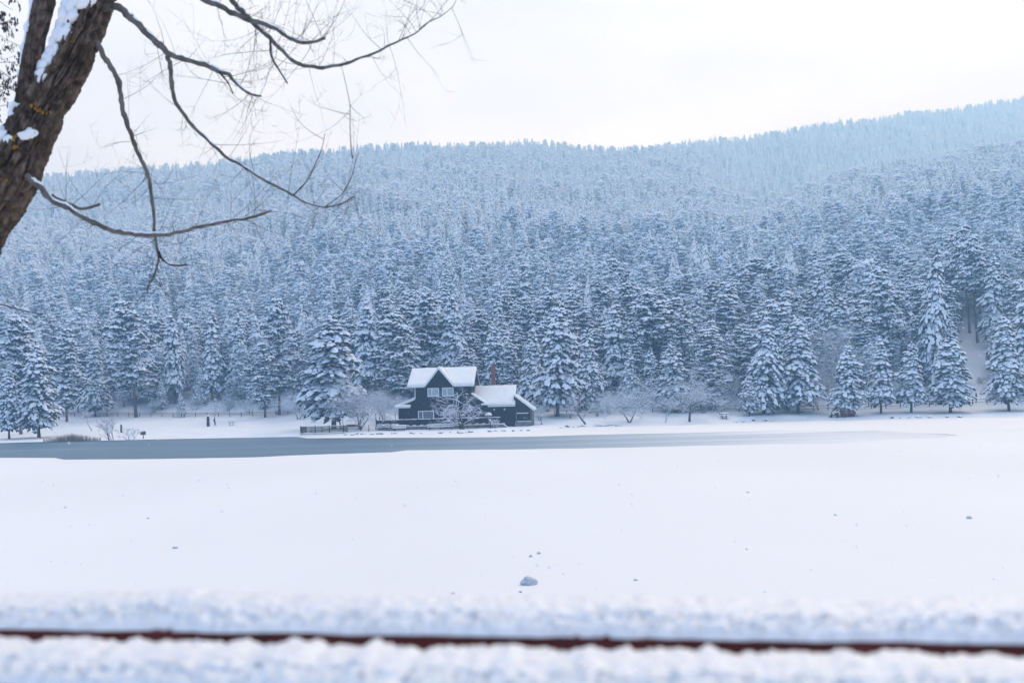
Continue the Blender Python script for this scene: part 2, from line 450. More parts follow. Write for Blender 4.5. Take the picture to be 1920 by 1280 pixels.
# soften the corners of the hill profile beyond the shore
far_m = near > 240
for _ in range(6):
    sm = HZ.copy()
    sm[:, 1:-1] = (HZ[:, :-2] + 2 * HZ[:, 1:-1] + HZ[:, 2:]) / 4
    HZ[:, far_m] = sm[:, far_m]
for i, a in enumerate(A_GRID):
    for j, Y in enumerate(near):
        X = a / F * Y
        k = min(1.0, max(0.0, (Y - 200) / 150.0))
        HZ[i, j] += k * 5.0 * mn.noise(Vector((X / 70, Y / 70, 0.3))) + k * 1.5 * mn.noise(Vector((X / 22, Y / 22, 4.3)))
        if Y < 240 and HZ[i, j] > 0.2:
            HZ[i, j] += 0.10 * mn.noise(Vector((X / 5, Y / 5, 1.3))) + 0.05 * mn.noise(Vector((X / 1.7, Y / 1.7, 7.3)))


def ground(X, Y):
    a = X / Y * F
    fi = (a - A_GRID[0]) / 12.0
    i = int(min(max(fi, 0), len(A_GRID) - 2)); t = min(max(fi - i, 0), 1)
    return float(np.interp(Y, near, HZ[i]) * (1 - t) + np.interp(Y, near, HZ[i + 1]) * t)


V = np.zeros((len(A_GRID) * len(near), 3))
for i, a in enumerate(A_GRID):
    V[i * len(near):(i + 1) * len(near), 0] = a / F * near
    V[i * len(near):(i + 1) * len(near), 1] = near
    V[i * len(near):(i + 1) * len(near), 2] = HZ[i]
ii, jj = np.meshgrid(np.arange(len(A_GRID) - 1), np.arange(len(near) - 1), indexing='ij')
q = (ii * len(near) + jj).ravel()
faces = np.stack([q, q + len(near), q + len(near) + 1, q + 1], 1)
terrain = link_mesh('hillside', np_mesh('hillside', V, [(faces, 0)], [M['ground_snow']], True))
tag(terrain, 'snow covered shore and hillside rising behind the lake', kind='structure')

# ------------------------------------------------------------------ lake
mb = MB()
mb.add([(-900, 4, 0), (900, 4, 0), (900, 200, 0), (-900, 200, 0)], [(0, 1, 2, 3)])
tag(mb.build('lake_ice', M['ice']), 'grey blue thin ice of the lake before the far shore', kind='structure')

NEAR_EDGE = [(-300, 868), (-120, 862), (0, 858), (105, 858), (118, 861.5), (300, 860), (480, 857), (560, 853), (735, 847.5), (765, 843.5), (1000, 842), (1250, 837), (1440, 832.5), (1560, 831.5), (1640, 827), (1750, 822.5), (1805, 815)]
FAR_EDGE = [(-300, 838), (-120, 833), (0, 829.5), (140, 827), (300, 823), (480, 820), (556, 818.5), (575, 821), (700, 820.5), (860, 820), (1000, 818), (1100, 815), (1300, 811), (1440, 808), (1560, 806.0), (1650, 806.5), (1700, 811), (1805, 814.5)]


def edge_curve(pts):
    w = [on_level(x, y) for x, y in pts]
    return np.array([p.x for p in w]), np.array([p.y for p in w])


nx, ny = edge_curve(NEAR_EDGE)
fx, fy = edge_curve(FAR_EDGE)
xs = np.unique(np.concatenate([np.linspace(-900, -130, 40), np.linspace(-130, 100, 800), np.linspace(100, 900, 40)]))


def wob(x, s):
    return 0.7 * mn.noise(Vector((x / 6, s, 0))) + 0.35 * mn.noise(Vector((x / 1.6, s, 3)))


near_y = np.array([np.interp(x, nx, ny) + wob(x, 1.0) if x < nx[-1] else 97.0 + 0 * x for x in xs])
far_y = np.array([np.interp(x, fx, fy) + wob(x, 9.0) if x < fx[-1] else 97.0 for x in xs])
mid = xs >= min(nx[-1], fx[-1]) - 1.0
near_y[mid] = 97.0; far_y[mid] = 97.0
far_y = np.maximum(far_y, near_y)
far_y[xs < nx[0]] = fy[0]; near_y[xs < nx[0]] = ny[0]
rows_n = np.array([0, 0.1, 0.2, 0.3, 0.4, 0.5, 0.6, 0.7, 0.8, 0.9, 0.96, 0.99, 1.0])
mbn = MB(); mbf = MB()
def lake_sheet(name, y0, y1, label):
    vv, ff = [], []
    nr = len(rows_n)
    for i, x in enumerate(xs):
        for r in rows_n:
            y = y0[i] + (y1[i] - y0[i]) * r
            z = 0.045 + 0.02 * mn.noise(Vector((x / 14, y / 9, 0)))
            e0, e1 = abs(y - near_y[i]), abs(y - far_y[i])
            if min(e0, e1) < 0.01 and far_y[i] - near_y[i] > 0.05: z = 0.004
            vv.append((x, y, z))
    for i in range(len(xs) - 1):
        for k in range(nr - 1):
            q = i * nr + k
            ff.append((q, q + nr, q + nr + 1, q + 1))
    return tag(link_mesh(name, np_mesh(name, np.array(vv), [(np.array(ff), 0)], [M['lake_snow']], True)), label, kind='structure')


lake_sheet('lake_snow', np.full(len(xs), 5.0), near_y, 'wide smooth snow lying on the frozen lake')
lake_sheet('shore_snow', far_y, np.full(len(xs), 190.0), 'strip of snow on ice along the far shore')

# ------------------------------------------------------------------ near bank under the camera
def bank_z(x, y):
    z = np.interp(y, [-40, 2.3, 4.0, 9.5, 12.5], [2.9, 2.42, 1.9, -0.1, -0.5])
    return float(z + 0.05 * mn.noise(Vector((x / 1.5, y / 1.5, 0))) + 0.03 * mn.noise(Vector((x / 0.4, y / 0.4, 5))))


bx_ = np.concatenate([np.linspace(-400, -20, 30), np.linspace(-19, 19, 150), np.linspace(20, 400, 30)])
by_ = np.concatenate([np.linspace(-40, 0, 15), np.linspace(0.3, 12.5, 60)])
V = np.array([(x, y, bank_z(x, y)) for x in bx_ for y in by_])
ii, jj = np.meshgrid(np.arange(len(bx_) - 1), np.arange(len(by_) - 1), indexing='ij')
q = (ii * len(by_) + jj).ravel()
faces = np.stack([q, q + len(by_), q + len(by_) + 1, q + 1], 1)
tag(link_mesh('near_bank', np_mesh('near_bank', V, [(faces, 0)], [M['ground_snow']], True)), 'snowy bank on the near side of the lake', kind='structure')
#@@REST

# ------------------------------------------------------------------ conifers
def sprays(P, AZ, PI, L, W, snowy, rs, fringe=1.0):
    """needle sprays: a ragged dark fan under a cushion of snow; returns (dark V,F),(snow V,F)"""
    P, AZ, PI, L, W = map(np.asarray, (P, AZ, PI, L, W))
    n = len(P)
    e1 = np.stack([np.cos(AZ) * np.cos(PI), np.sin(AZ) * np.cos(PI), np.sin(PI)], 1)
    e2 = np.stack([-np.sin(AZ), np.cos(AZ), np.zeros(n)], 1)
    e3 = np.cross(e1, e2)

    def ring(k, ex, ey, jl, zoff, droop):
        th = np.arange(k) / k * 2 * np.pi
        j = 1 + jl * (rs.rand(n, k) - 0.5)
        x = L[:, None] * (0.5 + 0.5 * ex * np.cos(th)[None] * j)
        y = W[:, None] * 0.5 * ey * np.sin(th)[None] * j
        z = zoff - droop * W[:, None] * (np.abs(np.sin(th))[None] * 0.5 + 0.5 * np.clip(np.cos(th), 0, 1)[None]) * (0.6 + 0.8 * rs.rand(n, k))
        return P[:, None, :] + e1[:, None, :] * x[..., None] + e2[:, None, :] * y[..., None] + np.array([0, 0, 1.0])[None, None] * z[..., None]

    k = 10
    star = np.where(np.arange(k) % 2 == 0, 1.12, 0.80) * fringe
    th = np.arange(k) / k * 2 * np.pi
    j = star[None] * (1 + 0.35 * (rs.rand(n, k) - 0.5))
    x = L[:, None] * (0.5 + 0.52 * np.cos(th)[None] * j)
    y = W[:, None] * 0.52 * np.sin(th)[None] * j
    z = -0.05 - W[:, None] * 0.42 * (0.4 + 0.9 * rs.rand(n, k))
    D = P[:, None, :] + e1[:, None] * x[..., None] + e2[:, None] * y[..., None]
    D[..., 2] += z
    cen = P + e1 * (L * 0.5)[:, None]; cen[:, 2] -= 0.02
    DV = np.concatenate([cen[:, None], D], 1).reshape(-1, 3)
    base = np.arange(n)[:, None] * (k + 1)
    r0 = np.arange(k)[None]; r1 = (np.arange(k)[None] + 1) % k
    DF = np.stack([np.broadcast_to(base, (n, k)), base + 1 + r0, base + 1 + r1], -1).reshape(-1, 3)

    s = np.where(snowy)[0]
    k = 9
    Rg = ring(k, 1.02, 1.06, 0.85, 0.0, 0.42)[s]
    Ri = ring(k, 0.52, 0.52, 0.5, 0.0, 0.0)[s]
    up = (0.16 * W + 0.05)[s]
    Ri[..., 2] += up[:, None] * (0.7 + 0.5 * rs.rand(len(s), k))
    Rg[..., 2] += 0.02
    ce = cen[s] + np.array([0, 0, 1.0]) * (up * 1.35 + 0.02)[:, None]
    SV = np.concatenate([ce[:, None], Ri, Rg], 1).reshape(-1, 3)
    m = len(s)
    base = np.arange(m)[:, None] * (2 * k + 1)
    r0 = np.arange(k)[None]; r1 = (np.arange(k)[None] + 1) % k
    F1 = np.stack([np.broadcast_to(base, (m, k)), base + 1 + r0, base + 1 + r1], -1).reshape(-1, 3)
    Fa = np.stack([base + 1 + r0, base + 1 + k + r0, base + 1 + k + r1], -1).reshape(-1, 3)
    Fb = np.stack([base + 1 + r0, base + 1 + k + r1, base + 1 + r1], -1).reshape(-1, 3)
    return (DV, DF), (SV, np.concatenate([F1, Fa, Fb]))


def fir_sprays(seed, h, Rb, low, snow, big=1.0, droop=0.42, full=1.0):
    rs = np.random.RandomState(seed)
    P, AZ, PI, L, W = [], [], [], [], []
    br = []
    z = low * h
    phase = rs.rand() * 6
    lump = [(rs.rand() * 6.28, rs.rand(), 0.6 + 0.75 * rs.rand()) for _ in range(22)]
    while z < h * 0.985:
        t = (z - low * h) / (h - low * h)
        r0 = Rb * ((1 - t) ** 0.82) * (0.55 + 0.45 * min(1, t / 0.10)) + 0.10
        nb = max(3, int(round((4.5 + r0 * 1.1) * full)))
        phase += 1.1
        for b in range(nb):
            az = phase + 6.283 * b / nb + rs.normal(0, 0.22)
            if rs.rand() < 0.14: continue
            f = 1.0
            for (la, lt, lf) in lump:
                da = abs((az - la + math.pi) % (2 * math.pi) - math.pi)
                if da < 0.8 and abs(t - lt) < 0.07: f *= lf
            r = r0 * f * (0.62 + 0.62 * rs.rand())
            zz = z + rs.normal(0, 0.12)
            dr = droop * (0.8 + 0.5 * rs.rand()) * (0.5 + 0.7 * (1 - t))
            step = 0.46 * big
            ns = max(1, int(r / step))
            for k in range(ns):
                s = (k + 0.75 + 0.3 * rs.rand()) / (ns + 0.3)
                if s < 0.22 and r > 1.2: continue
                s = min(s, 1.0)
                rr = r * s
                pz = zz + 0.22 * r * s - dr * r * s * s
                pit = math.atan2(0.22 - 2 * dr * s, 1.0)
                spread = 0.30 * r * s * (1 if r > 0.9 else 0.3)
                offs = (0.0,) if (s < 0.45 or r < 0.8) else (-1, 1) if rs.rand() < 0.55 else (-1, 0.1, 1)
                for o in offs:
                    a2 = az + (o * spread / max(rr, 0.4)) + rs.normal(0, 0.06)
                    ll = (0.42 + 0.68 * rs.rand()) * big * (0.7 + 0.3 * min(1, r))
                    P.append(((rr - 0.35 * ll) * math.cos(a2), (rr - 0.35 * ll) * math.sin(a2), pz - 0.05 * abs(o) * r * 0.3 + rs.normal(0, 0.05)))
                    AZ.append(a2 + o * 0.45 + rs.normal(0, 0.2)); PI.append(pit + rs.normal(0, 0.12)); L.append(ll); W.append(ll * (0.62 + 0.3 * rs.rand()))
            br.append(((0, 0, zz - 0.05), (r * 0.5 * math.cos(az), r * 0.5 * math.sin(az), zz + 0.11 * r - dr * r * .25), (r * 0.9 * math.cos(az), r * 0.9 * math.sin(az), zz + 0.2 * r - dr * r * .81)))
        z += (0.30 + 0.42 * rs.rand()) * big * (1.15 - 0.45 * t)
    # leader
    for k in range(3):
        P.append((0, 0, h * (0.965 + 0.012 * k))); AZ.append(k * 2.1); PI.append(1.1); L.append(0.5 * big); W.append(0.28 * big)
    snowy = rs.rand(len(P)) < snow
    return P, AZ, PI, L, W, snowy, rs, br


def pine_sprays(seed, h, Rb, low, snow, big=1.0):
    rs = np.random.RandomState(seed)
    P, AZ, PI, L, W = [], [], [], [], []
    br = []
    nb = int(58 / big)
    for b in range(nb):
        t = (b + rs.rand()) / nb
        z = h * (low + (0.97 - low) * t)
        az = b * 2.4 + rs.normal(0, 0.4)
        env = (math.sin(math.pi * min(1, 0.20 + 0.80 * t) ** 0.9)) ** 0.75 if t > 0.05 else 0.4
        r = Rb * max(0.16, env) * (0.50 + 0.70 * rs.rand())
        tip = Vector((r * math.cos(az), r * math.sin(az), z + r * (0.05 + 0.25 * t) - 0.15 * r))
        br.append(((0, 0, z - 0.25), (tip.x * 0.5, tip.y * 0.5, z - 0.02), (tip.x, tip.y, tip.z - 0.1)))
        nc = 1 + int(r / (0.95 * big))
        for c in range(nc):
            s = 1.0 - c * 0.36 + rs.normal(0, 0.05)
            if s < 0.15: continue
            cx, cy = tip.x * s + rs.normal(0, 0.25), tip.y * s + rs.normal(0, 0.25)
            cz = z + (tip.z - z) * s + rs.normal(0, 0.12)
            m = rs.randint(8, 13)
            for k in range(m):
                aa = az + 6.283 * k / m + rs.normal(0, 0.3)
                ll = (0.32 + 0.52 * rs.rand()) * big
                rad = 0.55 * big * rs.rand()
                P.append((cx + rad * math.cos(aa), cy + rad * math.sin(aa), cz + 0.45 * big * (0.8 - rad) * rs.rand()))
                AZ.append(aa); PI.append(-0.25 + 0.35 * rs.rand() - 0.25 * (rs.rand() < 0.3)); L.append(ll); W.append(ll * (0.6 + 0.3 * rs.rand()))
    snowy = rs.rand(len(P)) < snow
    return P, AZ, PI, L, W, snowy, rs, br


def trunk_mb(h, r, seed, br=None, branch_r=0.035):
    rs = random.Random(seed)
    mb = MB()
    pts, rad = [], []
    ox = oy = 0.0
    for k in range(9):
        t = k / 8
        pts.append((ox, oy, -0.8 + (h * 0.97 + 0.8) * t)); rad.append(r * (1 - t) ** 0.8 + 0.02 + (0.35 * r if k == 0 else 0))
        ox += rs.uniform(-.05, .05); oy += rs.uniform(-.05, .05)
    mb.tube(pts, rad, 8)
    for b in (br or []):
        mb.tube(b, [branch_r, branch_r * .7, branch_r * .3], 3, cap=False)
    return mb


BASEH = 16.0
KINDS = {}


def make_kind(key, data, tr, seed, bark, brr=0.04, needle='needle'):
    sn = 'rime' if needle == 'haze_rime_needle' else 'snow_tree'
    P, AZ, PI, L, W, snowy, rs, br = data
    (DV, DF), (SV, SF) = sprays(P, AZ, PI, L, W, snowy, rs)
    tm = trunk_mb(BASEH, tr, seed, br, brr)
    KINDS[key] = dict(trunk=tm.mesh(key + '_trunk', M[bark], True),
                      crown=np_mesh(key + '_crown', DV, [(DF, 0)], [M[needle]]),
                      snow=np_mesh(key + '_snow', SV, [(SF, 0)], [M[sn]], True))
    # one joined mesh of the same tree for the far wood
    tv = np.array(tm.v); tq = np.array([f for f in tm.f if len(f) == 4])
    n1, n2 = len(tv), len(tv) + len(DV)
    KINDS[key]['joined'] = np_mesh(key + '_whole', np.concatenate([tv, DV, SV]), [(tq, 0), (DF + n1, 1), (SF + n2, 2)], [M[bark], M[needle], M[sn]])


make_kind('fir_a', fir_sprays(11, BASEH, 3.7, 0.17, 0.95), 0.24, 1, 'bark')
make_kind('fir_b', fir_sprays(12, BASEH, 3.0, 0.20, 0.95, droop=0.55), 0.22, 2, 'bark')
make_kind('fir_c', fir_sprays(13, BASEH, 4.3, 0.15, 0.94, droop=0.36), 0.26, 3, 'bark')
make_kind('fir_d', fir_sprays(14, BASEH, 2.5, 0.18, 0.93, droop=0.5), 0.2, 4, 'bark')
make_kind('pine_a', pine_sprays(21, BASEH, 3.4, 0.22, 0.93), 0.25, 5, 'pine_bark')
make_kind('pine_b', pine_sprays(22, BASEH, 2.9, 0.16, 0.93), 0.23, 6, 'pine_bark')
make_kind('pine_c', pine_sprays(23, BASEH, 3.8, 0.26, 0.93), 0.27, 7, 'pine_bark')
make_kind('pine_e', pine_sprays(25, BASEH, 3.1, 0.14, 0.95, 0.9), 0.24, 18, 'pine_bark')
make_kind('pine_f', pine_sprays(26, BASEH, 4.2, 0.20, 0.95, 1.05), 0.27, 19, 'pine_bark')
make_kind('fir_e', fir_sprays(15, BASEH, 3.3, 0.14, 0.95, 0.9, droop=0.7), 0.22, 20, 'bark')
make_kind('pine_d', pine_sprays(24, BASEH, 2.6, 0.50, 0.93), 0.22, 8, 'pine_bark', 0.03)
make_kind('pine_m', pine_sprays(41, BASEH, 3.1, 0.15, 0.98, 1.0), 0.24, 28, 'pine_bark', needle='haze_frost_needle')
make_kind('pine_n', pine_sprays(42, BASEH, 3.6, 0.18, 0.98, 1.1), 0.24, 29, 'pine_bark', needle='haze_frost_needle')
make_kind('pine_o', pine_sprays(43, BASEH, 2.6, 0.14, 0.98, 1.0), 0.24, 30, 'pine_bark', needle='haze_frost_needle')
make_kind('fir_m', fir_sprays(44, BASEH, 2.8, 0.12, 0.98, 1.0, droop=0.75), 0.22, 31, 'bark', needle='haze_frost_needle')
# lighter-built rimed trees for the upper slopes, haze put into their white colour
make_kind('haze_rime_a', fir_sprays(31, BASEH, 2.6, 0.12, 1.0, 1.15, droop=0.8, full=0.7), 0.2, 9, 'bark', needle='haze_rime_needle')
make_kind('haze_rime_b', fir_sprays(32, BASEH, 2.1, 0.12, 1.0, 1.1, droop=1.0, full=0.7), 0.2, 10, 'bark', needle='haze_rime_needle')
make_kind('haze_rime_c', pine_sprays(33, BASEH, 2.8, 0.2, 1.0, 1.3), 0.2, 11, 'bark', needle='haze_rime_needle')
make_kind('haze_rime_d', fir_sprays(34, BASEH, 2.4, 0.10, 1.0, 1.2, droop=0.9, full=0.7), 0.2, 12, 'bark', needle='haze_rime_needle')


def conifer(key, X, Y, h, wide, label, cat, group=None, lean=0.0, rz=None):
    name = 'pine_tree' if key.startswith('pine') else 'fir_tree'
    r = empty(name, (X, Y, ground(X, Y) - 0.05), rnd.uniform(0, 6.28) if rz is None else rz)
    s = h / BASEH
    r.scale = (s * wide, s * wide, s)
    r.rotation_euler.x = rnd.gauss(0, 0.03); r.rotation_euler.y = rnd.gauss(0, 0.03)
    tag(r, label, cat, group)
    for part in ('trunk', 'crown', 'snow'):
        o = link_mesh(part, KINDS[key][part], r)
        if part != 'trunk': o['kind'] = 'stuff'      # needles and flakes too small to pick apart
    return r


taken = []


def front_tree(px, Y, top, key, wide, label):
    wx = px - 960 + (HY - 770) * 0
    # base position from the column at the foot, height from the row of the top
    p = at(px, 770, Y)
    X = p.x
    ztop = at(px, top, Y).z
    h = ztop - ground(X, Y)
    conifer(key, X, Y, h, wide * BASEH / h * 1.0, label, 'fir tree' if key.startswith('fir') else 'pine tree', 'snowy trees at the forest edge')
    taken.append((X, Y, 2.6 * wide))


FT = [
    # px, Y, top row, kind, width factor (in units of the prototype's width)
    (16, 170, 690, 'fir_b', 0.75, 'small snowy fir at the far left shore, cut by the picture edge'),
    (72, 172, 640, 'fir_c', 0.95, 'broad snow-laden fir with dark trunks at far left shore'),
    (38, 186, 590, 'pine_a', 1.0, 'tall rounded snowy pine behind the broad fir at far left'),
    (125, 214, 610, 'pine_b', 1.0, 'snowy pine just right of the broad far-left shore fir'),
    (178, 226, 640, 'fir_a', 0.9, 'pale frosted fir behind the leafless lakeside shrub'),
    (255, 222, 560, 'pine_c', 1.35, 'very wide snowy pine standing above the brown sign board'),
    (330, 236, 575, 'fir_b', 1.0, 'snowy fir between the wide pine and the narrow column-shaped fir'),
    (340, 222, 735, 'fir_a', 0.30, 'small low fir in front of the red fence, left of the walker'),
    (398, 236, 575, 'fir_d', 1.2, 'narrow column-shaped snowy fir directly behind the walker'),
    (452, 238, 590, 'fir_a', 0.85, 'snowy fir right of the narrow column-shaped one, behind red fence'),
    (497, 214, 640, 'pine_a', 0.95, 'snowy pine with bare trunk at the right end of red fence'),
    (524, 218, 555, 'pine_c', 1.0, 'tall snowy pine left of the big fir by the deck'),
    (625, 170, 585, 'fir_c', 1.5, 'big broad snow-laden fir right behind the wooden deck'),
    (690, 206, 560, 'fir_b', 1.2, 'tall fir between the deck fir and the black house'),
    (740, 196, 585, 'pine_f', 1.1, 'broad snowy pine at the left side of the black house'),
    (800, 205, 545, 'pine_c', 1.15, 'large snowy pine rising above the left half of the house roof'),
    (852, 204, 555, 'fir_a', 1.0, 'snowy fir rising above the right half of the main roof'),
    (905, 210, 575, 'pine_b', 1.1, 'snowy pine just behind the brick chimney, left side'),
    (950, 204, 600, 'fir_b', 1.1, 'dark gapped fir right of the chimney behind the annex'),
    (1000, 190, 615, 'fir_a', 0.8, 'snowy fir behind the right end of the annex roof'),
    (1045, 181, 570, 'fir_c', 1.15, 'big layered snowy fir just right of the black house'),
    (1100, 190, 615, 'fir_e', 1.2, 'snowy fir behind the leaning bare tree'),
    (1150, 204, 600, 'pine_b', 1.2, 'snowy pine behind the spreading bare shore tree'),
    (1226, 200, 545, 'pine_d', 1.4, 'pine with long dark bare trunk between the two bare shore trees'),
    (1268, 184, 640, 'fir_c', 0.9, 'layered snowy fir behind the dense bare tree on right shore'),
    (1335, 186, 610, 'pine_e', 1.15, 'snowy pine right of the dense bare shore tree'),
    (1405, 174, 702, 'fir_b', 0.62, 'small shore fir leaning over the bank left of big twin firs'),
    (1432, 178, 590, 'fir_e', 1.35, 'left one of the big twin firs on the right shore'),
    (1497, 178, 592, 'fir_a', 1.15, 'right one of the big twin firs on the right shore'),
    (1592, 172, 643, 'fir_c', 0.80, 'pointed snowy fir above the little red cart'),
    (1652, 174, 630, 'fir_b', 0.85, 'slim snowy shore fir, first to the right of the red cart'),
    (1708, 174, 640, 'fir_b', 0.95, 'ragged snowy shore fir, second to the right of red cart'),
    (1745, 190, 462, 'fir_e', 1.1, 'tallest snowy fir on the right, behind the ragged shore fir'),
    (1782, 172, 622, 'fir_c', 0.95, 'broad snowy shore fir just left of the forest gap'),
    (1892, 172, 588, 'fir_a', 0.95, 'snowy shore fir just right of the forest gap'),
    (1926, 184, 520, 'fir_b', 1.2, 'tall fir cut by the right picture edge'),
    (1655, 196, 500, 'pine_b', 1.2, 'tall snowy pine behind the slim shore firs'),
    (1806, 236, 420, 'pine_d', 1.2, 'bare-trunked tall pine at left in the dark forest gap'),
    (1822, 226, 425, 'pine_d', 1.15, 'bare-trunked tall pine in the middle of the forest gap'),
    (1836, 218, 440, 'pine_d', 1.1, 'bare-trunked tall pine at right in the forest gap'),
]
for t in FT: front_tree(*t)

EDGE = [(-1300, 231), (-450, 231), (-330, 210), (-250, 198), (60, 195), (150, 190), (350, 189), (480, 184), (1300, 183)]
SHORT = ['small fir at the far left picture edge', 'broad fir on the far left shore', 'tall rounded pine at far left', 'pine beside the broad far-left fir', 'pale fir behind the lakeside shrub', 'very wide pine above the notice board', 'fir right of the very wide pine', 'small low fir by the red fence', 'narrow column-shaped fir behind the walker', 'fir right of the column-shaped fir', 'bare-trunked pine at the red fence end', 'tall pine left of the deck fir', 'big broad fir behind the deck', 'tall fir between deck and house', 'broad pine left of the house', 'large pine above the left roof half', 'fir above the right roof half', 'pine left of the chimney', 'dark fir right of the chimney', 'fir behind the annex end', 'big layered fir right of the house', 'fir behind the leaning bare tree', 'pine behind the spreading bare tree', 'long-trunked pine between the bare trees', 'layered fir behind the dense bare tree', 'pine right of the dense bare tree', 'small shore fir by the twin firs', 'left twin fir', 'right twin fir', 'pointed fir above the red cart', 'slim first fir right of the cart', 'ragged second fir right of the cart', 'tallest fir on the right', 'broad fir left of the forest gap', 'fir right of the forest gap', 'tall fir at the right picture edge', 'tall pine behind the slim shore firs', 'left bare-trunked pine in the gap', 'middle bare-trunked pine in the gap', 'right bare-trunked pine in the gap']
pts = []
rs = random.Random(99)
Y = 184.0
while Y < 1420:
    sp = 4.8 if Y < 320 else 5.2 if Y < 560 else 6.2 if Y < 900 else 7.0
    amax = 1330 if Y < 300 else 1250
    x = -amax / F * Y + rs.uniform(0, sp)
    while x < amax / F * Y:
        X, YY = x + rs.uniform(-.42, .42) * sp, Y + rs.uniform(-.42, .42) * sp
        x += sp
        a = X / YY * F
        if YY < interp(EDGE, a): continue
        if YY > interp(RDIST, a) + 40: continue
        px = 960 + a
        if 1786 < px < 1862 and YY < 236: continue
        if 1530 < px < 1570 and YY < 205: continue
        if any((X - tx) ** 2 + (YY - ty) ** 2 < (tr * 0.75) ** 2 for tx, ty, tr in taken): continue
        pts.append((X, YY, px))
    Y += sp * 0.92


def pick(X, YY, px, z):
    v = mn.noise(Vector((X / 45, YY / 45, 2.0)))
    q = rs.random()
    h = rs.uniform(11, 18) + 5.0 * mn.noise(Vector((X / 17, YY / 17, 9.0))) - (4.5 if rs.random() < .16 else 0)
    paleness = (YY - 195) / 95 + rs.uniform(-.35, .35)          # riming and painted-in haze both grow with distance up the slope
    if paleness < 0.5:
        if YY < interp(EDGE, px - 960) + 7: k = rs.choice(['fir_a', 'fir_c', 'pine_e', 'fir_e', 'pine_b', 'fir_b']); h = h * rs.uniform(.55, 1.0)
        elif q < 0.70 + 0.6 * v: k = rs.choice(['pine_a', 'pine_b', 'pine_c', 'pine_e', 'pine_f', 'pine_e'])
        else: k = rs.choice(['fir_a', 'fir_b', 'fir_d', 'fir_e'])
    elif paleness < 1.7:
        k = rs.choice(['pine_m', 'pine_n', 'pine_o'] if q < 0.68 + 0.6 * v else ['fir_m', 'haze_rime_d'])
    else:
        k = rs.choice(['haze_rime_a', 'haze_rime_b', 'haze_rime_d', 'haze_rime_b'] if q > 0.35 + 0.4 * v else ['haze_rime_c', 'haze_rime_c', 'haze_rime_a']); h = rs.uniform(10.5, 17.0)
    return k, h


pts.sort(key=lambda t: t[1])
budget = 300 - len(FT)
mass = []
order = list(KINDS)
for X, YY, px in pts:
    z = ground(X, YY)
    k, h = pick(X, YY, px, z)
    w = rs.uniform(0.72, 1.15)
    if budget > 0 and 0 <= px <= 1925 and YY < 300:
        budget -= 1
        j = min(range(len(FT)), key=lambda i: abs(FT[i][0] - px))
        row = 'close behind' if YY < interp(EDGE, px - 960) + 9 else 'deeper in the wood behind' if YY < interp(EDGE, px - 960) + 24 else 'high above and behind'
        nm = 'pine' if k.startswith('pine') else 'fir'
        sz = 'tall' if h > 16 else 'low' if h < 11.5 else 'middling'
        conifer(k, X, YY, h, w, '%s snow-covered %s %s the %s' % (sz, nm, row, SHORT[j]), nm + ' tree', 'crowded forest trees behind the ' + SHORT[j])
    else:
        mass.append((X, YY, z - 0.1, h / BASEH, w, rs.uniform(0, 6.28), order.index(k)))

# the rest of the wood: one mass of the same trees
pc = bpy.data.collections.new('forest_sources')
for i, k in enumerate(order):
    ob = bpy.data.objects.new('source_%02d' % i, KINDS[k]['joined'])
    pc.objects.link(ob)
me = bpy.data.meshes.new('forest')
ms = np.array(mass)
me.vertices.add(len(ms)); me.vertices.foreach_set('co', ms[:, :3].astype(np.float32).ravel())
at1 = me.attributes.new('scl', 'FLOAT_VECTOR', 'POINT')
sc3 = np.stack([ms[:, 3] * ms[:, 4], ms[:, 3] * ms[:, 4], ms[:, 3]], 1).astype(np.float32); at1.data.foreach_set('vector', sc3.ravel())
at2 = me.attributes.new('rot', 'FLOAT_VECTOR', 'POINT')
rt = np.random.RandomState(4).normal(0, 0.04, (len(ms), 3)).astype(np.float32); rt[:, 2] = ms[:, 5]; at2.data.foreach_set('vector', rt.ravel())
at3 = me.attributes.new('src', 'INT', 'POINT'); at3.data.foreach_set('value', ms[:, 6].astype(np.int32))
forest = link_mesh('forest', me)
tag(forest, 'dense snow-covered conifer forest covering the hillside up to the ridge', 'forest', kind='stuff')
ng = bpy.data.node_groups.new('forest_scatter', 'GeometryNodeTree')
ng.interface.new_socket('Geometry', in_out='INPUT', socket_type='NodeSocketGeometry')
ng.interface.new_socket('Geometry', in_out='OUTPUT', socket_type='NodeSocketGeometry')
gi, go = ng.nodes.new('NodeGroupInput'), ng.nodes.new('NodeGroupOutput')
iop = ng.nodes.new('GeometryNodeInstanceOnPoints'); ci = ng.nodes.new('GeometryNodeCollectionInfo')
ci.inputs['Collection'].default_value = pc
ci.inputs['Separate Children'].default_value = True
ci.inputs['Reset Children'].default_value = True
iop.inputs['Pick Instance'].default_value = True
def named(nm, ty):
    nd = ng.nodes.new('GeometryNodeInputNamedAttribute'); nd.data_type = ty; nd.inputs['Name'].default_value = nm
    return nd.outputs['Attribute']
L_ = ng.links.new
L_(gi.outputs[0], iop.inputs['Points']); L_(ci.outputs[0], iop.inputs['Instance'])
L_(named('src', 'INT'), iop.inputs['Instance Index']); L_(named('rot', 'FLOAT_VECTOR'), iop.inputs['Rotation']); L_(named('scl', 'FLOAT_VECTOR'), iop.inputs['Scale'])
L_(iop.outputs[0], go.inputs[0])
mod = forest.modifiers.new('scatter', 'NODES'); mod.node_group = ng
print('mass trees', len(mass), 'pts', len(pts))
#@@REST

# ------------------------------------------------------------------ the black house
HS = 11.45                                  # photograph pixels to a metre at the house front
HO = at(880, 798, 163)
house = empty('lake_house', (HO.x, 163, 0.5), R(-3.5))
tag(house, 'black two-storey wooden lake house with white window frames and snowy roofs', 'house')


def lx(px): return (px - 880) / HS


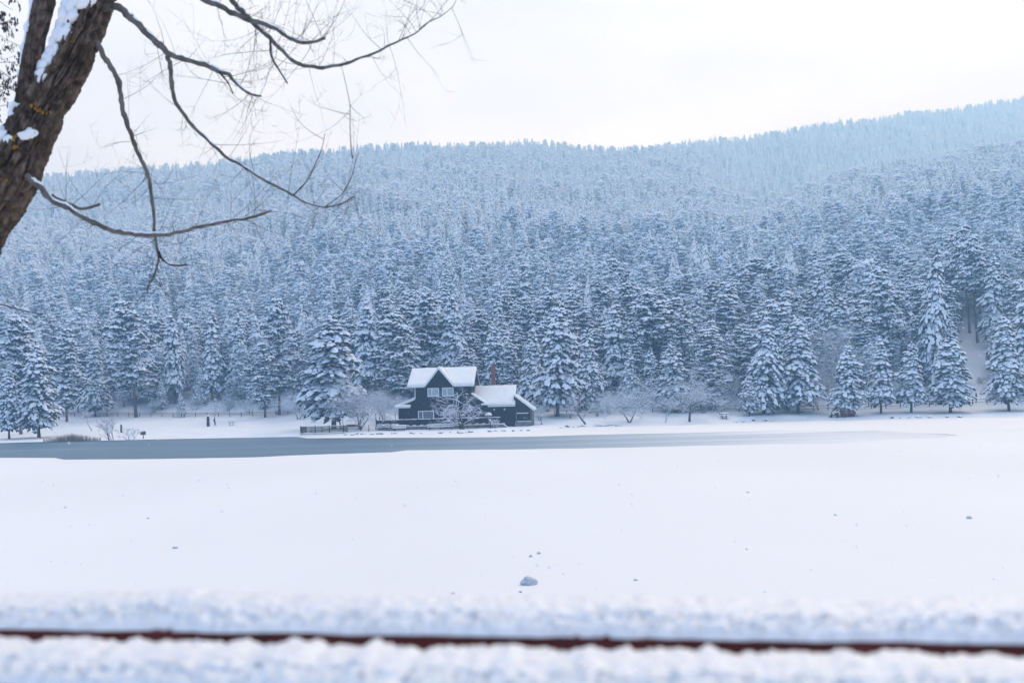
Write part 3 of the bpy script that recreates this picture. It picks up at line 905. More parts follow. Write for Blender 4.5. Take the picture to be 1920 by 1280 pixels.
def part(name, mat, parent, fn, smooth=False):
    b = MB(); fn(b)
    return b.build(name, mat, parent, smooth)


def boards(b, x0, x1, z0, z1, y, step=0.22, proud=0.02):
    """overlapping horizontal cladding on a front wall"""
    z = z0
    while z < z1 - 0.02:
        zt = min(z + step, z1)
        b.add([(x0, y - proud, z), (x1, y - proud, z), (x1, y - 0.003, zt), (x0, y - 0.003, zt)], [(0, 1, 2, 3)])
        b.add([(x0, y, z), (x1, y, z), (x1, y - proud, z), (x0, y - proud, z)], [(0, 1, 2, 3)])
        z += step


XL, XR = lx(779), lx(886)
ZE, ZR, YR = 6.95, 9.85, 4.6
XG, GW = lx(826), 2.3
# main block
def f(b):
    b.prism([(0, 0), (9.2, 0), (9.2, ZE + 0.2), (YR, ZR - 0.12), (0, ZE + 0.2)], 'x', XL, XR)
    b.prism([(XG - GW + 0.12, ZE), (XG + GW - 0.12, ZE), (XG, ZR - 0.15)], 'y', 0.0, 3.4)
w_main = part('wall', M['house_wood'], house, f)
part('cladding', M['house_wood'], w_main, lambda b: boards(b, XL, XR, 0.5, ZE + 0.1, 0.0))
part('corner_board', M['white_paint'], w_main, lambda b: b.box(XL - 0.06, XL + 0.08, -0.035, 0.1, 4.9, ZE - 0.1))
# main roof, boarding and snow
YE = -0.75
RX0, RX1 = lx(765.5), lx(891)
def roof_main(b):
    t = 0.10
    for (p) in (((RX0, YE, ZE - 0.05), (XG - GW - .1, YE, ZE - 0.05), (XG, YR, ZR), (RX0, YR, ZR)),
                ((XG + GW + .1, YE, ZE - 0.05), (RX1, YE, ZE - 0.05), (RX1, YR, ZR), (XG, YR, ZR)),
                ((RX0, 2 * YR - YE, ZE - 0.05), (RX1, 2 * YR - YE, ZE - 0.05), (RX1, YR, ZR), (RX0, YR, ZR)),
                ((XG - GW - .1, YE, ZE - 0.05), (XG, YE, ZR), (XG, YR, ZR), (XG, YR, ZR)),
                ((XG + GW + .1, YE, ZE - 0.05), (XG, YE, ZR), (XG, YR, ZR), (XG, YR, ZR))):
        v = [Vector(q) for q in p]
        b.add([q - Vector((0, 0, t)) for q in v] + v, [(3, 2, 1, 0), (4, 5, 6, 7), (0, 1, 5, 4), (1, 2, 6, 5), (2, 3, 7, 6), (3, 0, 4, 7)])
rf = part('roof', M['house_wood'], house, roof_main)
def f(b):
    e = 0.02
    snow_slab(b, (RX0, YE, ZE - .03), (XG - GW - .1, YE, ZE - .03), (XG, YR, ZR + e), (RX0, YR, ZR + e), 0.34, 26, 14, 0.20, 0.20, 1)
    snow_slab(b, (XG + GW + .1, YE, ZE - .03), (RX1, YE, ZE - .03), (RX1, YR, ZR + e), (XG, YR, ZR + e), 0.34, 26, 14, 0.20, 0.20, 2)
    snow_slab(b, (RX1, 2 * YR - YE, ZE - .03), (RX0, 2 * YR - YE, ZE - .03), (RX0, YR, ZR + e), (RX1, YR, ZR + e), 0.34, 26, 14, 0.20, 0.20, 3)
part('roof_snow', M['snow'], rf, f, True)
def f(b):
    e = 0.03
    snow_slab(b, (XG - GW - .12, YE - .06, ZE - .06), (XG + .04, YE - .06, ZR + e), (XG + .04, YR, ZR + e), (XG, YR, ZR + e), 0.36, 14, 14, 0.20, 0.2, 4)
    snow_slab(b, (XG - .04, YE - .06, ZR + e), (XG + GW + .12, YE - .06, ZE - .06), (XG, YR, ZR + e), (XG - .04, YR, ZR + e), 0.36, 14, 14, 0.20, 0.2, 5)
part('gable_snow', M['snow'], rf, f, True)
def f(b):
    for s in (-1, 1):
        b.beam((XG + s * (GW + .12), YE - .05, ZE - .12), (XG + s * 0.02, YE - .05, ZR - .08), 0.05, 0.22)
    b.box(RX0, XG - GW - .15, YE - .04, YE, ZE - .22, ZE - .04)
    b.box(XG + GW + .15, RX1, YE - .04, YE, ZE - .22, ZE - .04)
part('fascia', M['white_paint'], rf, f)
def f(b):
    b.beam((RX1 + .03, YE, ZE - .1), (RX1 + .03, YR, ZR - .05), 0.05, 0.2)
    b.beam((RX1 + .03, 2 * YR - YE, ZE - .1), (RX1 + .03, YR, ZR - .05), 0.05, 0.2)
part('verge_board', M['white_paint'], rf, f)


def window(px0, px1, z0, z1, split, glassmat, y=0.0):
    x0, x1 = lx(px0), lx(px1)
    w = empty('window', (0, 0, 0)); w.parent = house
    fr = MB(); t = 0.13
    fr.box(x0, x1, y - .10, y - .01, z1 - t, z1); fr.box(x0, x1, y - .10, y - .01, z0, z0 + t)
    fr.box(x0, x0 + t, y - .099, y - .011, z0 + t, z1 - t); fr.box(x1 - t, x1, y - .099, y - .011, z0 + t, z1 - t)
    xm = x0 + (x1 - x0) * split
    fr.box(xm - .06, xm + .06, y - .095, y - .012, z0 + t, z1 - t)
    fr.build('frame', M['white_paint'], w)
    for a, b_ in ((x0 + t, xm - .06), (xm + .06, x1 - t)):
        MB().box(a, b_, y - .05, y - .025, z0 + t, z1 - t).build('pane', glassmat, w)
    s = MB(); snow_slab(s, (x0 - .05, y - .2, z0 - .02), (x1 + .05, y - .2, z0 - .02), (x1 + .05, y - .1, z0 - .02), (x0 - .05, y - .1, z0 - .02), .07, 6, 1, .2, .05, px0)
    s.build('sill', M['snow'], w, True)
    return w


window(802.8, 824.6, 5.22, 6.62, 0.38, M['curtain_glass'])
window(830.4, 852.2, 5.22, 6.62, 0.42, M['curtain_glass'])
window(783.8, 814, 1.50, 2.92, 0.30, M['glass'])
window(843, 857, 1.50, 2.92, 0.45, M['curtain_glass'])

# left lean-to wing
WL = lx(745.5)
wing = part('left_wing_wall', M['house_wood'], house, lambda b: b.prism([(WL, 0), (XL - .01, 0), (XL - .01, 4.75), (WL, 3.72)], 'y', 0.1, 7.2))
part('cladding', M['house_wood'], wing, lambda b: boards(b, WL, XL - .02, 0.5, 3.7, 0.1))
part('corner_board', M['white_paint'], wing, lambda b: b.box(WL - .05, WL + .10, 0.05, 0.2, 0.5, 3.6))
wr = part('left_wing_roof', M['house_wood'], house, lambda b: (b.prism([(WL - .35, 3.52), (XL, 4.80), (XL, 4.90), (WL - .35, 3.62)], 'y', -.45, 7.5), b.prism([(-1.0, 3.50), (-.45, 3.72), (-.45, 3.82), (-1.0, 3.60)], 'x', WL - .35, lx(771))))
def f(b):
    snow_slab(b, (WL - .4, -.47, 3.62), (XL + .02, -.47, 4.92), (XL + .02, 7.5, 4.92), (WL - .4, 7.5, 3.62), .28, 8, 10, .1, .2, 11)
    snow_slab(b, (WL - .4, -1.05, 3.60), (lx(771.5), -1.05, 3.60), (lx(771.5), -.42, 3.84), (WL - .4, -.42, 3.84), .24, 8, 3, .1, .15, 12)
part('roof_snow', M['snow'], wr, f, True)
part('fascia', M['white_paint'], wr, lambda b: (b.box(WL - .38, lx(771.5), -1.06, -1.02, 3.46, 3.58), b.beam((WL - .36, -.5, 3.52), (XL - .02, -.5, 4.80), .05, .14)))

# right lean-to between main block and annex
SX0, SX1 = XR, lx(914)
sw = part('right_wing_wall', M['house_wood'], house, lambda b: b.prism([(SX0 + .01, 0), (SX1 - .3, 0), (SX1 - .3, 3.75), (SX0 + .01, 5.30)], 'y', 0.1, 7.0))
part('cladding', M['house_wood'], sw, lambda b: boards(b, SX0 + .02, SX1 - .3, 0.5, 3.7, 0.1))
sr = part('right_wing_roof', M['house_wood'], house, lambda b: b.prism([(SX0, 5.35), (SX1, 3.55), (SX1, 3.65), (SX0, 5.45)], 'y', -.55, 2.4))
def f(b):
    snow_slab(b, (SX0 - .02, -.57, 5.46), (SX1 + .05, -.57, 3.66), (SX1 + .05, 2.4, 3.66), (SX0 - .02, 2.4, 5.46), .30, 8, 5, .1, .2, 14)
    snow_slab(b, (SX1 - .9, -.9, 3.62), (SX1 + .08, -.9, 3.62), (SX1 + .08, -.5, 3.72), (SX1 - .9, -.5, 3.72), .22, 6, 2, .1, .14, 15)
part('roof_snow', M['snow'], sr, f, True)

# annex with its own roof along the front
AX0, AX1 = SX1 - .28, lx(966)
AE, AR, AYE, AYR = 3.42, 6.55, 0.25, 5.2
an = part('annex_wall', M['house_wood'], house, lambda b: b.prism([(0.9, -.2), (9.5, -.2), (9.5, AE + .3), (AYR, AR - .12), (0.9, AE + .3)], 'x', AX0, AX1 - .15))
part('cladding', M['house_wood'], an, lambda b: boards(b, AX0, AX1 - .15, 0.8, AE + .2, 0.9))
ar = part('annex_roof', M['house_wood'], house, lambda b: (b.prism([(AYE, AE), (AYR, AR), (AYR, AR + .1), (AYE, AE + .1)], 'x', XR + .02, AX1 + .08), b.prism([(AYR, AR), (2 * AYR - AYE, AE), (2 * AYR - AYE, AE + .1), (AYR, AR + .1)], 'x', XR + .02, AX1 + .08)))
def f(b):
    snow_slab(b, (XR + .02, AYE - .05, AE + .11), (AX1 + .1, AYE - .05, AE + .11), (AX1 + .1, AYR, AR + .11), (XR + .02, AYR, AR + .11), .33, 26, 14, .20, .20, 17)
    snow_slab(b, (AX1 + .1, 2 * AYR - AYE, AE + .11), (XR + .02, 2 * AYR - AYE, AE + .11), (XR + .02, AYR, AR + .11), (AX1 + .1, AYR, AR + .11), .33, 14, 8, .08, .22, 18)
part('roof_snow', M['snow'], ar, f, True)
part('fascia', M['white_paint'], ar, lambda b: b.box(SX1 + .1, AX1 + .08, AYE - .08, AYE - .03, AE - .14, AE + .06))
for px in (927, 946.5):
    lamp = part('wall_lamp', M['black_metal'], house, lambda b: (b.box(lx(px) - .05, lx(px) + .05, .62, .9, 2.55, 2.62), b.lathe([(.02, 2.5), (.1, 2.56), (.03, 2.62), (.03, 2.7)], lx(px), .66, 8)))
    part('globe', M['globe'], lamp, lambda b: b.lathe([(.05, 2.68), (.14, 2.76), (.16, 2.86), (.11, 2.97), (.03, 3.02)], lx(px), .66, 10), True)

# right veranda under the low roof
VX1 = lx(1000)
vw = part('veranda_wall', M['house_wood'], house, lambda b: (b.prism([(AX1 - .14, 2.25), (VX1 - .35, 2.25), (VX1 - .35, 2.62), (AX1 - .14, 5.0)], 'y', 0.92, 8.5), b.box(AX1 - .14, VX1 - .45, 2.6, 8.5, 0.3, 2.25)))
part('panel', M['house_wood'], vw, lambda b: b.box(lx(970), lx(994), 1.0, 1.12, 0.85, 2.02))
part('base_wall', M['stone'], vw, lambda b: b.box(AX1 - .1, VX1 - .05, 0.75, 1.4, -.5, 0.74))
def f(b):
    for px in (968, 995.5): b.box(lx(px) - .07, lx(px) + .07, .86, .99, .75, 2.7)
part('post', M['grey_wood'], vw, f)
part('side_wall', M['grey_wood'], vw, lambda b: b.box(VX1 - .28, VX1 - .12, .95, 8.0, 0.0, 2.55))
def f(b):
    snow_slab(b, (lx(969.5), .9, 2.06), (lx(991), .9, 2.06), (lx(991), 1.2, 2.06), (lx(969.5), 1.2, 2.06), .16, 8, 2, .25, .08, 3)
    snow_slab(b, (lx(968.5), .72, .75), (lx(996), .72, .75), (lx(996), 1.0, .75), (lx(968.5), 1.0, .75), .1, 8, 2, .25, .08, 5)
part('ledge_snow', M['snow'], vw, f, True)
vr = part('veranda_roof', M['house_wood'], house, lambda b: b.prism([(AX1 - .05, 5.02), (VX1 + .25, 2.45), (VX1 + .25, 2.56), (AX1 - .05, 5.13)], 'y', 0.5, 8.8))
part('roof_snow', M['snow'], vr, lambda b: snow_slab(b, (AX1 - .05, .47, 5.14), (VX1 + .3, .47, 2.56), (VX1 + .3, 8.8, 2.56), (AX1 - .05, 8.8, 5.14), .32, 18, 10, .2, .2, 21), True)
part('fascia', M['white_paint'], vr, lambda b: b.beam((AX1 - .02, .46, 5.02), (VX1 + .25, .46, 2.45), .05, .18))

# chimney of separate courses
chx = lx(918.5) + .25
ch = part('chimney', M['brick'], house, lambda b: b.box(chx - .33, chx + .33, 6.2, 6.85, 4.0, 10.1))
def f(b):
    z = 6.6
    while z < 10.0:
        b.box(chx - .345, chx + .345, 6.185, 6.865, z, z + .10); z += .13
part('brick_courses', M['brick'], ch, f)
part('cap', M['brick'], ch, lambda b: b.box(chx - .39, chx + .39, 6.14, 6.91, 10.0, 10.16))

# terrace with lattice railing
TX0, TX1, TY = lx(880 - 171 * .975), lx(880 + 69 * .975), -4.6
te = part('terrace', M['stone'], house, lambda b: b.box(TX0 + .25, TX1, TY + .15, 0.05, -.9, .36))
part('deck_edge', M['grey_wood'], te, lambda b: b.box(TX0, TX1 + .05, TY, 0.04, .365, .50))
part('deck_snow', M['snow'], te, lambda b: snow_slab(b, (TX0 - .02, TY - .03, .50), (TX1 + .05, TY - .03, .50), (TX1 + .05, 0.0, .50), (TX0 - .02, 0.0, .50), .10, 40, 8, .2, .12, 9), True)
part('step_wall', M['grey_wood'], te, lambda b: b.prism([(TX1 + .02, -.6), (TX1 + 1.05, -.6), (TX1 + 1.05, -.3), (TX1 + .02, .45)], 'y', TY + .2, TY + .45))
part('step_snow', M['snow'], te, lambda b: snow_slab(b, (TX1, TY + .15, .46), (TX1 + 1.1, TY + .15, -.3), (TX1 + 1.1, TY + .5, -.3), (TX1, TY + .5, .46), .12, 6, 2, .2, .08, 4), True)
tr = empty('terrace_railing', (0, 0, 0)); tr.parent = house
NB = 9
RX_END = lx(880 + 66 * .975)
for k in range(NB + 1):
    x = TX0 + .12 + (RX_END - TX0 - .2) * k / NB
    MB().box(x - .06, x + .06, TY + .1, TY + .22, .5, 1.72).build('post', M['house_wood'], tr)
for k in range(NB):
    xa = TX0 + .12 + (RX_END - TX0 - .2) * k / NB + .06
    xb = TX0 + .12 + (RX_END - TX0 - .2) * (k + 1) / NB - .06
    b = MB(); b.box(xa, xb, TY + .11, TY + .21, 1.52, 1.60); b.box(xa, xb, TY + .13, TY + .18, 1.08, 1.50); b.box(xa, xb, TY + .12, TY + .2, .60, .66); b.box(xa, xb, TY + .12, TY + .2, 1.0, 1.07)
    b.build('rail', M['house_wood'], tr)
    xm = (xa + xb) / 2
    b = MB()
    for (c, d) in ((xa, xm), (xm, xb)):
        b.beam((c, TY + .16, .66), (d, TY + .16, 1.0), .05, .06); b.beam((c, TY + .17, 1.0), (d, TY + .17, .66), .05, .06)
    b.build('brace', M['house_wood'], tr)
    b = MB()
    snow_slab(b, (xa, TY + .09, 1.6), (xb, TY + .09, 1.6), (xb, TY + .23, 1.6), (xa, TY + .23, 1.6), .09, 8, 1, .3, .05, k * 3.1)
    for (c, d) in ((xa, xm), (xm, xb)):
        m_ = (c + d) / 2; w_ = (d - c) * .36
        b.prism([(m_ - w_, .66), (m_ + w_, .66), (m_ + w_ * .5, .74), (m_, .78), (m_ - w_ * .5, .74)], 'y', TY + .11, TY + .2)
    b.build('rail_snow', M['snow'], tr, True)


# ------------------------------------------------------------------ lamps, deck, benches, tables, signs
def lamp_post(X, Y, z, h, label, globes=1, r=0.05):
    o = empty('garden_lamp', (X, Y, z)); tag(o, label, 'lamp', 'garden lamps by the house')
    MB().lathe([(r * 2, -.4), (r * 2, .12), (r, .2), (r * .8, h - .25), (r * 1.6, h - .22), (r * 1.6, h - .18)], 0, 0, 8).build('pole', M['black_metal'], o)
    if globes == 2:
        b = MB(); b.beam((-.28, 0, h - .3), (.28, 0, h - .3), .05, .05); b.build('arm', M['black_metal'], o)
    for gx in ((0,) if globes == 1 else (-.28, .28)):
        zz = h - .2 if globes == 1 else h - .3
        g = MB().lathe([(.05, zz), (.13, zz + .07), (.16, zz + .18), (.12, zz + .29), (.03, zz + .33)], gx, 0, 10).build('globe', M['globe'], o, True)
        MB().lathe([(.12, zz + .27), (.13, zz + .32), (.08, zz + .40), (.02, zz + .42)], gx, 0, 8).build('snow_cap', M['snow'], o, True)
    return o


def hpt(x, y, z):
    c, s = math.cos(R(-3.5)), math.sin(R(-3.5))
    return Vector((HO.x + x * c - y * s, 163 + x * s + y * c, .5 + z))


p = hpt(TX0 + .02, TY + .1, .5); lamp_post(p.x, p.y, p.z, 2.35, 'black post lamp at left front corner of the house terrace')
p = hpt(lx(741.5), -.3, .5); lamp_post(p.x, p.y, p.z, 2.2, 'black post lamp beside the left wing of the house')
p = at(637.5, 812, 158.5); lamp_post(p.x, 158.5, ground(p.x, 158.5), 3.0, 'left of the two white-globed lamps behind the wooden deck')
p = at(643.5, 812, 157.6); lamp_post(p.x, 157.6, ground(p.x, 157.6), 3.1, 'right of the two white-globed lamps behind the wooden deck')
p = at(919.5, 804, 156.2); o = lamp_post(p.x, 156.2, ground(p.x, 156.2), 1.25, 'short black garden lamp before the right end of the terrace', r=.08)
p = at(1015, 795, 168); lamp_post(p.x, 168, ground(p.x, 168), 1.5, 'small lamp post at the right corner of the house')
p = at(870, 800, 156.5)
o = empty('litter_bin', (p.x - .55, 156.3, ground(p.x, 156.3))); tag(o, 'dark slim litter bin beside the snowy tree trunk at the terrace', 'bin')
MB().lathe([(.16, -.2), (.17, .9), (.2, .92), (.2, 1.0), (.05, 1.1)], 0, 0, 10).build('body', M['black_metal'], o)
MB().lathe([(.19, 1.0), (.2, 1.06), (.1, 1.16), (.02, 1.17)], 0, 0, 8).build('snow_cap', M['snow'], o, True)

# snow heaped on a small parasol stump on the terrace
p = hpt(lx(918), -1.5, .5)
o = empty('folded_parasol', (p.x, p.y, p.z)); tag(o, 'small round table under a dome of snow on the terrace', 'table')
MB().lathe([(.25, 0), (.05, .06), (.05, 1.3), (.5, 1.34), (.5, 1.4)], 0, 0, 12).build('frame', M['dark_wood'], o)
MB().lathe([(.54, 1.38), (.55, 1.55), (.44, 1.78), (.2, 1.9), (.02, 1.92)], 0, 0, 12).build('snow_cap', M['snow'], o, True)
o.name = 'round_table'

# wooden viewing deck with railing at the water
dk_l, dk_r = at(563, 817, 153), at(645, 815, 153)
DW = dk_r.x - dk_l.x
deck = empty('viewing_deck', (dk_l.x, 153, 0.0), R(1.0)); tag(deck, 'grey wooden viewing deck with slatted railing at the water edge', 'deck')
MB().box(0, DW, 0, 5.0, .22, .40).build('platform', M['grey_wood'], deck)
for x in (.3, DW / 2, DW - .3):
    for y in (.3, 4.6):
        MB().box(x - .1, x + .1, y - .1, y + .1, -.6, .22).build('pile', M['dark_wood'], deck)
b = MB(); snow_slab(b, (-.02, -.04, .40), (DW + .02, -.04, .40), (DW + .02, 5.0, .40), (-.02, 5.0, .40), .10, 16, 8, .2, .12, 3); b.build('deck_snow', M['snow'], deck, True)
NP = 4
for k in range(NP):
    x = .1 + (DW - .2) * (k / (NP - 1))
    MB().box(x - .07, x + .07, .05, .19, .4, 1.62).build('post', M['dark_wood'], deck)
    if k < NP - 1:
        x2 = .1 + (DW - .2) * ((k + 1) / (NP - 1))
        MB().box(x + .07, x2 - .07, .06, .18, 1.44, 1.52).build('top_rail', M['grey_wood'], deck)
        MB().box(x + .07, x2 - .07, .08, .16, .56, .63).build('bottom_rail', M['grey_wood'], deck)
        b = MB(); snow_slab(b, (x + .05, .04, 1.52), (x2 - .05, .04, 1.52), (x2 - .05, .2, 1.52), (x + .05, .2, 1.52), .08, 8, 1, .3, .05, k * 2.3); b.build('rail_snow', M['snow'], deck, True)
slat_me = MB().box(-.035, .035, .10, .14, .63, 1.44).mesh('slat', M['grey_wood'])
n = int(DW / .135)
for k in range(1, n):
    o = link_mesh('slat', slat_me, deck); o.location.x = .1 + (DW - .2) * k / n
for s in (0, 1):
    sx = .1 if s == 0 else DW - .1
    MB().box(sx - .06, sx + .06, .2, 4.8, 1.44, 1.52).build('top_rail', M['grey_wood'], deck)
    slm = MB().box(sx - .02, sx + .02, -.035, .035, .45, 1.44).mesh('side_slat', M['grey_wood'] if s else M['brown_wood'])
    for k in range(1, 30):
        o = link_mesh('slat', slm, deck); o.location.y = .2 + 4.6 * k / 30
MB().box(0.0, .42, .06, .17, .55, 1.46).build('end_panel', M['brown_wood'], deck)


def picnic_table(X, Y, z, L, rz, label, seatgap=.75):
    o = empty('picnic_table', (X, Y, z), rz); tag(o, label, 'picnic table', 'snowy picnic tables')
    MB().box(-L / 2, L / 2, -.38, .38, .70, .76).build('tabletop', M['dark_wood'], o)
    b = MB(); snow_slab(b, (-L / 2 - .03, -.42, .76), (L / 2 + .03, -.42, .76), (L / 2 + .03, .42, .76), (-L / 2 - .03, .42, .76), .17, 14, 4, .15, .14, X); b.build('tabletop_snow', M['snow'], o, True)
    for s in (-1, 1):
        MB().box(-L / 2, L / 2, s * seatgap - .14, s * seatgap + .14, .40, .45).build('bench_seat', M['dark_wood'], o)
        b = MB(); snow_slab(b, (-L / 2, s * seatgap - .16, .45), (L / 2, s * seatgap - .16, .45), (L / 2, s * seatgap + .16, .45), (-L / 2, s * seatgap + .16, .45), .13, 14, 2, .15, .08, X + s); b.build('seat_snow', M['snow'], o, True)
    nl = 2 if L < 3 else 3
    for k in range(nl):
        x = -L / 2 + .3 + (L - .6) * k / (nl - 1)
        for s in (-1, 1):
            b = MB(); b.beam((x, s * .72, -.3), (x, s * .2, .70), .09, .09); b.build('leg', M['dark_wood'], o)
        MB().box(x - .04, x + .04, -.82, .82, .34, .40).build('crossbar', M['dark_wood'], o)
    return o


p = at(749, 806, 156); picnic_table(p.x, 156, ground(p.x, 156), 2.1, R(6), 'short snow-topped picnic table left before the terrace')
p = at(826.5, 806, 156); picnic_table(p.x, 156, ground(p.x, 156), 4.1, R(3), 'long snow-topped picnic table right before the terrace')
p = at(594, 806, 155.5); picnic_table(p.x, 155.5, .48, 2.2, R(1), 'picnic table with snow standing on the wooden deck')
p = at(1358, 786, 172); picnic_table(p.x, 172, ground(p.x, 172), 1.3, R(-4), 'small picnic bench under the trees near the small shore fir', .5)
p = at(434, 794, 196); picnic_table(p.x, 196, ground(p.x, 196), 1.2, R(15), 'lone small table on the snowy meadow right of the walker', .5)

# brown bench with a back, behind the deck
p = at(661, 803, 161)
o = empty('park_bench', (p.x, 161, ground(p.x, 161))); tag(o, 'brown wooden bench between the deck lamps and the terrace', 'bench')
MB().box(-.95, .95, -.2, .25, .40, .46).build('seat', M['brown_wood'], o)
MB().box(-.95, .95, .25, .31, .62, 1.05).build('backrest', M['brown_wood'], o)
for x in (-.85, .85): MB().box(x - .05, x + .05, -.18, .32, -.3, .40).build('leg', M['dark_wood'], o); MB().box(x - .05, x + .05, .31, .37, -.3, 1.0).build('back_post', M['dark_wood'], o)
b = MB(); snow_slab(b, (-.97, -.22, .46), (.97, -.22, .46), (.97, .25, .46), (-.97, .25, .46), .14, 8, 3, .2, .1, 1); b.build('seat_snow', M['snow'], o, True)
p = at(675.5, 799, 163)
o = empty('waste_bin', (p.x, 163, ground(p.x, 163))); tag(o, 'small black bin right of the brown bench', 'bin')
MB().lathe([(.18, -.2), (.22, .75), (.25, .78), (.12, .9), (.02, .92)], 0, 0, 10).build('body', M['black_metal'], o)
MB().lathe([(.14, .86), (.13, .93), (.03, .98)], 0, 0, 8).build('snow_cap', M['snow'], o, True)
p = at(691.5, 808, 157)
o = empty('marker_post', (p.x, 157, ground(p.x, 157))); tag(o, 'thin red and white post with snow cap left of the terrace', 'post')
MB().tube([(0, 0, -.3), (0, 0, 1.1)], [.06, .06], 8).build('pole', M['red_wood'], o)
MB().box(-.09, .09, -.06, .06, .62, .72).build('band', M['white_paint'], o)
MB().lathe([(.16, 1.08), (.2, 1.13), (.16, 1.26), (.02, 1.3)], 0, 0, 8).build('snow_cap', M['snow'], o, True)

# sign board and carved stump on the meadow
p = at(268.5, 815, 164)
o = empty('notice_board', (p.x, 164, ground(p.x, 164))); tag(o, 'small brown notice board on one post on the left shore', 'sign')
MB().box(-.06, .06, -.05, .05, -.4, 1.25).build('post', M['dark_wood'], o)
MB().box(-.44, .44, -.08, -.05, 1.12, 1.58).build('board', M['red_wood'], o)
b = MB(); b.box(-.48, .48, -.11, -.02, 1.08, 1.12); b.box(-.48, .48, -.11, -.02, 1.58, 1.63); b.build('frame', M['dark_wood'], o)
b = MB(); snow_slab(b, (-.5, -.13, 1.63), (.5, -.13, 1.63), (.5, .02, 1.63), (-.5, .02, 1.63), .06, 6, 1, .2, .05, 2); b.build('snow_cap', M['snow'], o, True)


def stump(px, py, Y, h, r, label):
    p = at(px, py, Y)
    o = empty('tree_stump', (p.x, Y, ground(p.x, Y))); tag(o, label, 'stump')
    b = MB(); rings = []
    for k in range(9):
        z = -.3 + (h + .3) * k / 8
        rr = r * (1.25 - .35 * k / 8 + (.12 if k == 6 else 0))
        rings.append([(rr * (1 + .22 * mn.noise(Vector((math.cos(a) * 2, math.sin(a) * 2, z * 1.5 + px)))) * math.cos(a), rr * (1 + .22 * mn.noise(Vector((math.cos(a) * 2, math.sin(a) * 2, z * 1.5 + px)))) * math.sin(a), z) for a in [6.283 * q / 12 for q in range(12)]])
    b.tube_rings(rings); b.build('trunk', M['bark'], o)
    MB().lathe([(r * 1.0, h - .05), (r * 1.05, h + .08), (r * .7, h + .2), (r * .1, h + .24)], 0, 0, 10).build('snow_cap', M['snow'], o, True)
    return o


stump(390.5, 801, 194, 2.0, .26, 'tall snow-capped carved stump just left of the walker')
stump(227.5, 806, 182, 1.5, .16, 'dark thin stump behind the leafless lakeside shrub')


# ------------------------------------------------------------------ fences
def fence(pts, Y0, Y1, h, rails, mat, label, step=2.4, snowy=True, red=False):
    (xa, xb) = pts
    A = Vector((xa, Y0, ground(xa, Y0)))
    o = empty('rail_fence', A); tag(o, label, 'fence')
    n = max(2, int(abs(xb - xa) / step))
    P = []
    for k in range(n + 1):
        x = xa + (xb - xa) * k / n; y = Y0 + (Y1 - Y0) * k / n
        z = ground(x, y)
        P.append(Vector((x, y, z)) - A)
        MB().box(-.06, .06, -.06, .06, -.4, h + .08, mat=Matrix.Translation(P[-1])).build('post', mat, o)
    for k in range(n):
        for rz in rails:
            b = MB(); b.beam(P[k] + Vector((0, -.08, rz)), P[k + 1] + Vector((0, -.08, rz)), .05, .09); b.build('rail', mat, o)
        if snowy:
            b = MB(); a_, c_ = P[k] + Vector((0, -.12, h + .02)), P[k + 1] + Vector((0, -.12, h + .02))
            snow_slab(b, a_, c_, c_ + Vector((0, .1, 0)), a_ + Vector((0, .1, 0)), .06, 6, 1, .3, .04, k); b.build('rail_snow', M['snow'], o, True)
    return o


fence((at(100, 783, 228).x, at(560, 776, 215).x), 228, 216, .95, (.32, .62, .9), M['red_wood'], 'long reddish brown rail fence along the top of the left meadow', 2.6, False)
fence((at(1225, 778, 183).x, at(1345, 775, 186).x), 184, 187, 1.0, (.35, .9), M['dark_wood'], 'dark rail fence on the bank behind the bare shore trees', 2.4)
fence((at(1360, 775, 184).x, at(1480, 770, 182).x), 185, 182, 1.0, (.4, .9), M['dark_wood'], 'dark rail fence under the big twin firs', 2.6)
fence((at(1500, 770, 180).x, at(1935, 765, 180).x), 180.5, 180.5, 1.0, (.4, .9), M['red_wood'], 'long low rail fence along the right shore path', 2.6)
fence((at(1040, 780, 180).x, at(1130, 775, 186).x), 181, 186, .95, (.35, .85), M['red_wood'], 'reddish rail fence right of the house behind tree trunks', 2.3, False)

